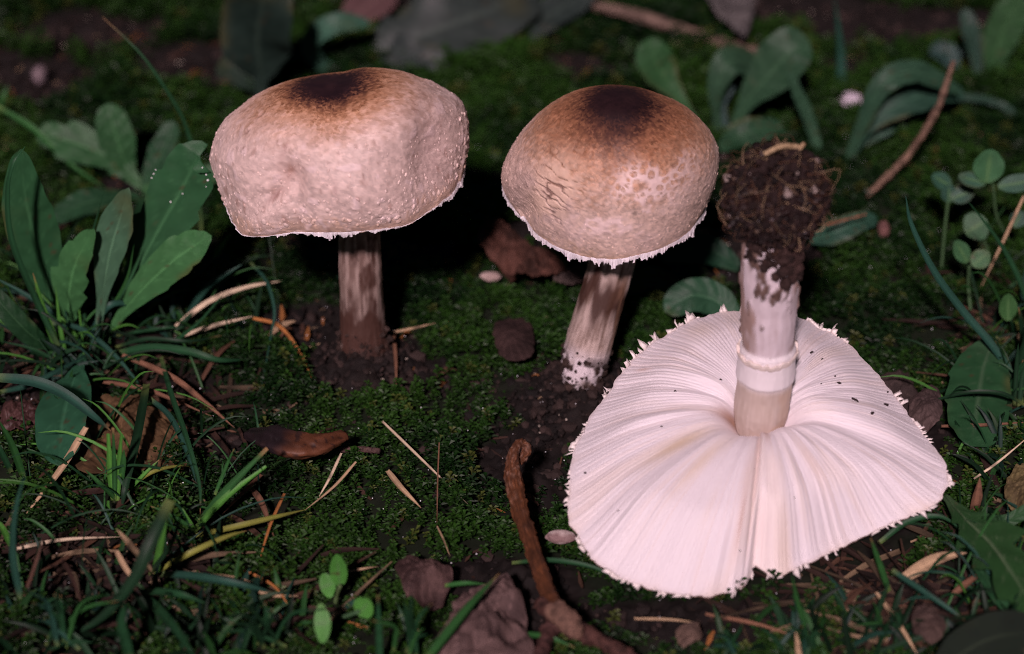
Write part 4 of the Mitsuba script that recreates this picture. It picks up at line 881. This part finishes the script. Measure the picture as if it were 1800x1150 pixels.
lone('loose_grass', 'dark blade lying across the rounded leaf at the right edge', 'grass', [(1800, 712, 8), (1760, 692, 12), (1705, 690, 12), (1650, 702, 8), (1605, 716, 4)], 9, 'deep')
lone('loose_grass', 'straight pale blade pointing down right in the lower right foreground', 'grass', [(1568, 1003, 10), (1630, 1045, 9), (1698, 1092, 6)], 13, 'blue')
lone('loose_grass', 'arched blade touching the right corner of the turned-over cap', 'grass', [(1545, 955, 2), (1595, 918, 7), (1650, 908, 9), (1690, 930, 6)], 12, 'dark')
lone('loose_grass', 'upright blade just below the lower right rim of the turned-over cap', 'grass', [(1562, 1040, 0), (1545, 990, 9), (1530, 945, 17)], 14, 'mid')
lone('loose_grass', 'green blade crossing in front of the big brown dead leaf', 'grass', [(745, 1165, 8), (815, 1078, 12), (878, 1008, 14)], 19, 'mid')
lone('loose_grass', 'vertical blade at the bottom edge right of the seedling', 'grass', [(668, 1165, 0), (666, 1105, 10), (664, 1045, 20)], 15, 'dark')
lone('loose_grass', 'blade lying from the hooked stalk to under the turned-over cap', 'grass', [(900, 990, 1), (970, 985, 5), (1045, 998, 5), (1100, 1028, 2)], 10, 'dark')
lone('loose_grass', 'short blade lying above the big brown dead leaf', 'grass', [(782, 1030, 3), (820, 1026, 5), (862, 1028, 3)], 11, 'mid')
lone('loose_grass', 'short bright blade lying at the bottom edge under the forked twig', 'grass', [(905, 1115, 2), (960, 1120, 5), (1010, 1138, 3)], 12, 'mid')
lone('loose_grass', 'blurred vertical blade near the top right of the photo', 'grass', [(1478, 160, 0), (1476, 90, 14), (1466, -5, 34)], 20, (lambda: 'blue')())
lone('loose_grass', 'thin upright blade at the bottom below the clipped notch', 'grass', [(1420, 1120, 0), (1402, 1060, 11), (1392, 1010, 20)], 11, 'mid')

# ------------------------------------------------------------------ straws, sticks, dead leaves
S = 'loose dry straws'
for lab, spec, w, col in (
        ('pale straw arching out from under the rosette', [(303, 580, 1), (365, 532, 8), (430, 506, 10), (495, 494, 9)], 11, 'pale'),
        ('pale straw below the arching straw', [(318, 592, 1), (380, 572, 5), (445, 556, 6)], 9, 'pale'),
        ('orange brown straw bent down beside the lopsided mushroom', [(445, 560, 5), (490, 574, 5), (525, 618, 3), (549, 668, 1)], 9, 'orange'),
        ('brown straw running from the rosette to the curled shiny leaf', [(215, 625, 4), (300, 662, 5), (358, 705, 4), (412, 752, 1)], 12, 'brown'),
        ('brown straw along the top of the flat brown leaf', [(182, 672, 4), (250, 684, 6), (300, 702, 5), (372, 732, 1)], 11, 'brown'),
        ('straight pale needle lying on the moss in the centre', [(672, 741, 3), (745, 812, 3), (822, 886, 2)], 6, 'pale'),
        ('split brown straw lying left of the straight needle', [(681, 828, 2), (705, 858, 3), (740, 893, 2)], 12, 'straw'),
        ('pale upright straw fork on the moss left of the split straw', [(600, 797, 7), (580, 840, 4), (558, 878, 1)], 6, 'pale'),
        ('thin straw ending beside the yellow blade tip', [(626, 812, 5), (588, 855, 3), (535, 898, 1)], 6, 'straw'),
        ('reddish straw on moss right of the cut blades', [(443, 860, 1), (462, 888, 2), (482, 945, 1)], 13, 'brown'),
        ('thin orange straw crossing the reddish straw', [(500, 868, 3), (475, 925, 3), (455, 990, 1)], 7, 'orange'),
        ('brown straw under the cut blades', [(460, 835, 1), (425, 870, 2), (390, 905, 1)], 10, 'brown'),
        ('pale straw at the lower left edge', [(30, 965, 1), (110, 950, 4), (212, 944, 4)], 9, 'pale'),
        ('brown dry blade leaning at the left, below the rosette leaf', [(152, 752, 12), (108, 825, 7), (45, 905, 2)], 15, 'straw'),
        ('short pale straw bits on the flat brown leaf', [(148, 740, 6), (155, 765, 6), (162, 780, 5)], 9, 'pale'),
        ('thin brown fibre standing on the moss in the centre', [(772, 778, 8), (769, 850, 5), (768, 920, 1)], 3, 'brown'),
        ('yellowish fibre below the thin brown fibre', [(768, 925, 1), (780, 950, 2), (791, 978, 1)], 4, 'straw'),
        ('dry stem fork with pale tips right of the lopsided mushroom', [(690, 585, 3), (725, 578, 4), (766, 568, 5)], 6, 'straw'),
        ('hanging brown shred right of the lopsided mushroom base', [(692, 590, 3), (696, 635, 3), (697, 682, 1)], 8, 'brown'),
        ('bent straw at the bottom left beside the dark tuft', [(205, 970, 6), (225, 1005, 4), (248, 1030, 2)], 12, 'straw'),
        ('long dry grass shred running to the lower centre', [(330, 1010, 4), (420, 1020, 4), (470, 1045, 3), (525, 1048, 1)], 11, 'straw'),
        ('thin orange straw near the seedling', [(420, 998, 3), (480, 1030, 3), (512, 1072, 1)], 6, 'orange'),
        ('broad mottled dry blade below the turned-over cap at right', [(1588, 1018, 3), (1645, 985, 5), (1700, 972, 5)], 26, 'straw'),
        ('narrow dry blade below the broad mottled one', [(1675, 1045, 2), (1705, 1022, 4), (1735, 1002, 4)], 14, 'brown'),
        ('long dry stalk leaning at the lower right', [(1540, 1042, 6), (1585, 1105, 5), (1612, 1150, 2)], 9, 'straw'),
        ('thin straw slanting right of the turned-over cap', [(1712, 842, 2), (1755, 812, 5), (1815, 762, 7)], 5, 'pale'),
        ('upright brown dead shred right of the cap corner', [(1712, 905, 0), (1716, 875, 5), (1722, 840, 10)], 24, 'brown'),
        ('pale green stalk slanting through the clover', [(1800, 345, 30), (1762, 428, 16), (1722, 510, 2)], 6, 'straw'),
        ('reddish straw in the bottom right corner', [(1745, 1110, 2), (1780, 1090, 4), (1815, 1080, 5)], 12, 'brown'),
        ('thin brown stalk lying below the rounded leaf', [(1655, 750, 3), (1720, 748, 5), (1815, 742, 5)], 8, 'brown'),
        ('pale upright straw at the bottom edge below the notch', [(1405, 1160, 2), (1398, 1110, 8)], 13, 'straw'),
        ('dry straw lying along the bottom below the turned-over cap', [(1240, 1080, 1), (1330, 1098, 3), (1400, 1120, 1)], 9, 'brown'),
        ('short dry straw at lower centre right of the pebble', [(1115, 1088, 2), (1180, 1090, 3), (1230, 1096, 2)], 6, 'straw'),
        ('thin straw left of the purple-brown dead leaf', [(608, 1006, 2), (640, 1000, 3), (665, 996, 2)], 5, 'straw')):
    lone('straw', lab, 'straw', spec, w, col, S, fold=.5)

def stick(label, spec, w, col, rough=.25, seed=0, name='twig', cat='twig', mat='matte', freq=500, mottled=.5):
    P = pts(spec); R = [w_/2*pxm(P.mean(0)) for w_ in np.atleast_1d(w)]
    V, F, u, v = tube(P, R if len(R) > 1 else R[0], sides=28, n=120, rough=rough, seed=seed, freq=freq)
    ln = spline(P, 120); cc_ = np.vstack([np.repeat(ln, 28, 0), ln[:1], ln[-1:]]); bark = fbm(np.stack([v*13+seed, u*(9+30*len(P)/5), u*0], -1), 3, seed)
    knot = sum(np.exp(-((u-k_)/.018)**2) for k_ in np.random.default_rng(seed).random(3)*.8+.1)
    V = V+(V-cc_)*((bark-.5)*.45+knot*.16)[:, None]
    c = mixc(np.array(col)*.3, np.array(col)*1.3, sstep(.25, .7, bark*.6+.4*fbm(V*700, 3, seed))); c = mixc(c, np.array(col)*.25, sstep(.6, .75, fbm(V*330, 3, seed+2))*mottled)
    k = obj(name, V, F, c, mat); return tag(k, label, cat), V, F, u
stick('bare brown stick leaning over the moss at the upper right', [(1676, 108, 44), (1648, 190, 30), (1604, 262, 16), (1562, 308, 8), (1522, 346, 2)], [8, 11, 11, 12, 9], (.16, .10, .07), .2, 3)
stick('thick blurred brown twig at the top above the spoon leaves', [(1045, 10, 10), (1130, 30, 9), (1220, 62, 8), (1300, 88, 7), (1345, 105, 7)], [16, 20, 22, 24, 26], (.14, .095, .075), .15, 4)
stick('forked reddish twig at the bottom edge with a pale cut end', [(950, 1060, 8), (1000, 1098, 8), (1060, 1130, 7), (1120, 1165, 5)], [28, 33, 27, 27], (.055, .024, .019), .3, 6)
stick('pale cut twig stub at the foot of the rusty hooked stalk', [(975, 1072, 10), (995, 1090, 11), (1014, 1112, 11)], [36, 38, 26], (.14, .08, .058), .3, 7)
stick('dark twig running off the bottom edge below the hooked stalk', [(978, 1085, 5), (962, 1120, 5), (945, 1165, 4)], [26, 26, 28], (.05, .022, .019), .3, 8)
stick('small dark twig right of the curled shiny leaf', [(598, 792, 2), (632, 790, 2), (668, 793, 2)], [9, 11, 9], (.07, .04, .035), .3, 9)
stick('thin brown twig root crossing in front of the green leaf right of the dirt ball', [(1452, 396, 14), (1480, 388, 14), (1522, 377, 14)], [5, 4, 3], (.22, .09, .05), .4, 10)
def hooked():
    spec = [(912, 812, 12), (926, 792, 15), (915, 779, 17), (903, 795, 16), (902, 835, 12), (912, 890, 9), (930, 945, 8), (948, 1000, 8), (962, 1040, 8), (978, 1080, 8)]
    P = pts(spec); R = np.array([15, 17, 15, 16, 29, 28, 26, 26, 27, 31])/2*pxm(P.mean(0))
    V, F, u, v = tube(P, R, sides=40, n=150, rough=.24, seed=5, freq=900)
    cc_ = np.repeat(spline(P, 150), 40, 0); cc_ = np.vstack([cc_, cc_[:1], cc_[-1:]]); e_, k_ = cells(np.stack([np.cos(v*6.283)*.012, np.sin(v*6.283)*.012, u*.11], -1), 900, 4, .6)
    V = V+(V-cc_)*(sstep(0, .5, e_)*(k_-.3)*.34*sstep(.95, .6, u))[:, None]
    sc = noise(np.stack([v*20+np.floor(u*70)*.5, u*70, u*0], -1), 3)
    c = mixc((.045, .017, .008), (.16, .055, .020), fbm(V*400, 3, 3)); c = mixc(c, (.26, .15, .11), sstep(.6, .85, sc)*sstep(.75, .3, u)*.7)
    c = mixc(c, (.10, .045, .03), sstep(.55, .75, fbm(V*260, 3, 8))*.6)
    c = c*(.55+.8*k_*sstep(0, .4, e_))[:, None]
    tag(obj('fern_stalk', V, F, c, 'matte'), 'rusty brown rough stalk with a hooked tip standing in front of the middle', 'stalk')
hooked()

def sheet(name, label, poly, h, col, col2, seed, bumps=.003, cat='leaf', mat='matte', dome=.002, res=46, thick=.0009):
    """a crumpled dead leaf: closed shell filled inside its own outline"""
    c = np.mean(poly, 0); tr = outline_radius(poly, c); A = 110
    a = np.linspace(-np.pi, np.pi, A, endpoint=False); q = np.linspace(0, 1, res)
    Q, AA = np.meshgrid(q, a, indexing='ij')
    rr = tr(AA)*Q*(1+.16*(noise(np.stack([np.cos(AA)*5+Q*.3, np.sin(AA)*5, AA*0], -1), seed)-.5))
    px, py = c[0]+np.cos(AA)*rr, c[1]+np.sin(AA)*rr
    d = FWD+RIGHT*((px[..., None]-900)/900*TX)-UP*((py[..., None]-575)/900*TX)
    P = CAM+d*((h/1000-CAM[2])/d[..., 2:])
    f = fbm(np.stack([P[..., 0]*110, P[..., 1]*110, P[..., 0]*0+seed], -1), 3, seed)-.5; f2 = fbm(P*500, 3, seed+1)-.5
    P[..., 2] += f*bumps*2.2+f2*bumps*.8-np.abs(f)*bumps*1.5+dome*(1-Q**2)
    bot = P.copy(); bot[..., 2] -= thick*(1-Q**4)+.00005
    V = np.vstack([P.reshape(-1, 3), bot.reshape(-1, 3)]); F1 = grid_faces(res, A, True); F = np.vstack([F1, F1[:, ::-1]+res*A])
    C = mixc(np.array(col)*.40, np.array(col2)*.60, sstep(.25, .75, fbm(V*170, 4, seed+5))); C = C*(1+.7*(fbm(V*800, 3, seed+7)-.5))[:, None]
    ve = np.abs(((AA*14/6.28+Q*1.5) % 1)-.5)*2
    C[:res*A] = mixc(C[:res*A], np.array(col2)*1.4, (np.exp(-((1-ve.ravel())/.08)**2))*.35)
    return tag(obj(name, V, F, C, mat), label, cat)
sheet('dead_leaf', 'flat yellow-brown dead leaf lying below the rosette', [(190, 697), (240, 692), (285, 712), (315, 750), (330, 795), (310, 818), (250, 826), (180, 830), (130, 822), (128, 785), (150, 740)], 4, (.10, .055, .025), (.17, .10, .045), 3, mat='matte')
sheet('dead_leaf', 'big purple-brown crumpled dead leaf at the bottom edge', [(800, 1050), (850, 1020), (885, 1012), (915, 1040), (930, 1090), (925, 1165), (770, 1165), (775, 1110), (795, 1080)], 6, (.10, .060, .058), (.19, .12, .11), 4, .004)
sheet('dead_leaf', 'small dark purple-brown crumpled leaf left of the big dead leaf', [(698, 988), (730, 982), (770, 990), (795, 1000), (788, 1025), (760, 1035), (725, 1040), (705, 1022)], 5, (.06, .030, .028), (.13, .075, .068), 5, .004)
sheet('dead_leaf', 'square dull brown leaf scrap between the two standing stems', [(870, 565), (905, 558), (932, 566), (940, 600), (935, 625), (905, 636), (878, 622), (868, 590)], 4, (.045, .024, .022), (.075, .042, .038), 6, .001)
sheet('dead_leaf', 'reddish curled dead leaf behind the round brown cap', [(840, 412), (880, 395), (925, 430), (975, 452), (1000, 475), (950, 490), (900, 478), (855, 450)], 8, (.055, .022, .014), (.12, .05, .035), 7, .006)
sheet('dead_leaf', 'dull brown dead leaf right of the turned-over cap, upper of two', [(1545, 665), (1580, 655), (1605, 660), (1618, 690), (1600, 712), (1570, 712)], 5, (.05, .033, .03), (.085, .058, .052), 8, .003)
sheet('dead_leaf', 'domed purple-brown dead leaf touching the rounded leaf, lower of two', [(1600, 705), (1620, 682), (1648, 684), (1656, 715), (1650, 742), (1625, 750), (1605, 738)], 7, (.065, .042, .04), (.12, .08, .074), 9, .003)
sheet('dead_leaf', 'yellowish dead leaf at the right edge', [(1775, 835), (1800, 815), (1840, 825), (1840, 900), (1790, 895), (1768, 870)], 7, (.13, .09, .045), (.24, .19, .08), 10, .004)
sheet('dead_leaf', 'dark red wet leaf at the left edge', [(0, 715), (40, 706), (75, 720), (80, 745), (45, 760), (0, 755)], 4, (.05, .02, .02), (.10, .05, .045), 11, .004, mat='moist')
sheet('dead_leaf', 'greyish dead leaf scrap behind the round cap stem', [(985, 470), (1030, 460), (1045, 480), (1010, 500), (975, 495)], 5, (.08, .055, .05), (.12, .085, .075), 12, .003)
sheet('dead_leaf', 'whitish dead leaf hanging at the top edge above the thick twig', [(1240, -20), (1322, -20), (1322, 30), (1312, 66), (1296, 60), (1270, 30)], 14, (.11, .10, .10), (.17, .155, .15), 13, .003)
sheet('dead_leaf', 'small brown leaf scrap at the lower centre', [(1190, 1105), (1225, 1092), (1232, 1125), (1200, 1140)], 4, (.12, .075, .06), (.2, .13, .1), 14, .003)
sheet('dead_leaf', 'blurred brown dead leaf at the lower right bottom edge', [(1605, 1075), (1640, 1065), (1665, 1100), (1640, 1130), (1610, 1115)], 7, (.08, .05, .042), (.13, .085, .07), 15, .003)
# curled shiny leaf
def pod():
    P = pts([(438, 764, 5), (480, 772, 9), (520, 783, 10), (565, 779, 10), (604, 766, 9)]); R = np.array([26, 58, 54, 44, 26])/2*pxm(P.mean(0))
    V, F, u, v = tube(P, R, sides=40, n=60, rough=.14, seed=9, freq=150, flat=.75)
    c = mixc((.018, .012, .014), (.095, .036, .018), sstep(.35, .62, u+.3*(fbm(V*200, 3, 2)-.5))); c = mixc(c, (.02, .012, .012), sstep(.62, .7, fbm(V*700, 2, 6))*.8)
    cc_ = np.repeat(spline(P, 60), 40, 0); cc_ = np.vstack([cc_, cc_[:1], cc_[-1:]]); rd_ = fbm(np.stack([v*9, u*3.5, u*0], -1), 3, 19); V = V+(V-cc_)*((rd_-.5)*.55+.3*(fbm(V*650, 3, 5)-.5))[:, None]; c = c*(.4+1.1*rd_)[:, None]
    tag(obj('curled_leaf', V, F, c, 'moist'), 'shiny orange-brown curled dead leaf lying like a pod on the moss', 'leaf')
pod()
def pebble(label, px, py, rx, ry, h, c1, c2, seed):
    D = np.array(trimesh.creation.icosphere(subdivisions=4).vertices); F = trimesh.creation.icosphere(subdivisions=4).faces
    o = at(px, py, h); k = pxm(o)
    V = o+D*np.array([rx*k, ry*k*1.2, ry*k])*(1+.35*(fbm(D*1.8+seed, 3, seed)-.5))[:, None]
    tag(obj('pebble', V, F, mixc(c1, c2, sstep(.35, .65, fbm(V*420, 3, seed))), 'matte'), label, 'pebble')
pebble('pinkish white pebble beside the left rim of the turned-over cap', 986, 944, 26, 12, 2, (.20, .13, .125), (.46, .37, .35), 2)
pebble('pale lilac pebble blurred near the long arching leaves', 1494, 175, 20, 12, 2, (.40, .34, .40), (.5, .44, .5), 3)
pebble('small dull pebble behind the round cap between the standing stems', 862, 486, 18, 8, 2, (.30, .22, .2), (.4, .3, .28), 4)
pebble('tiny pinkish pebble at the far upper left', 70, 132, 13, 16, 3, (.12, .09, .1), (.17, .13, .14), 5)
pebble('reddish brown pebble beyond the green leaf right of the dirt ball', 1553, 402, 10, 14, 3, (.10, .05, .045), (.16, .08, .07), 6)
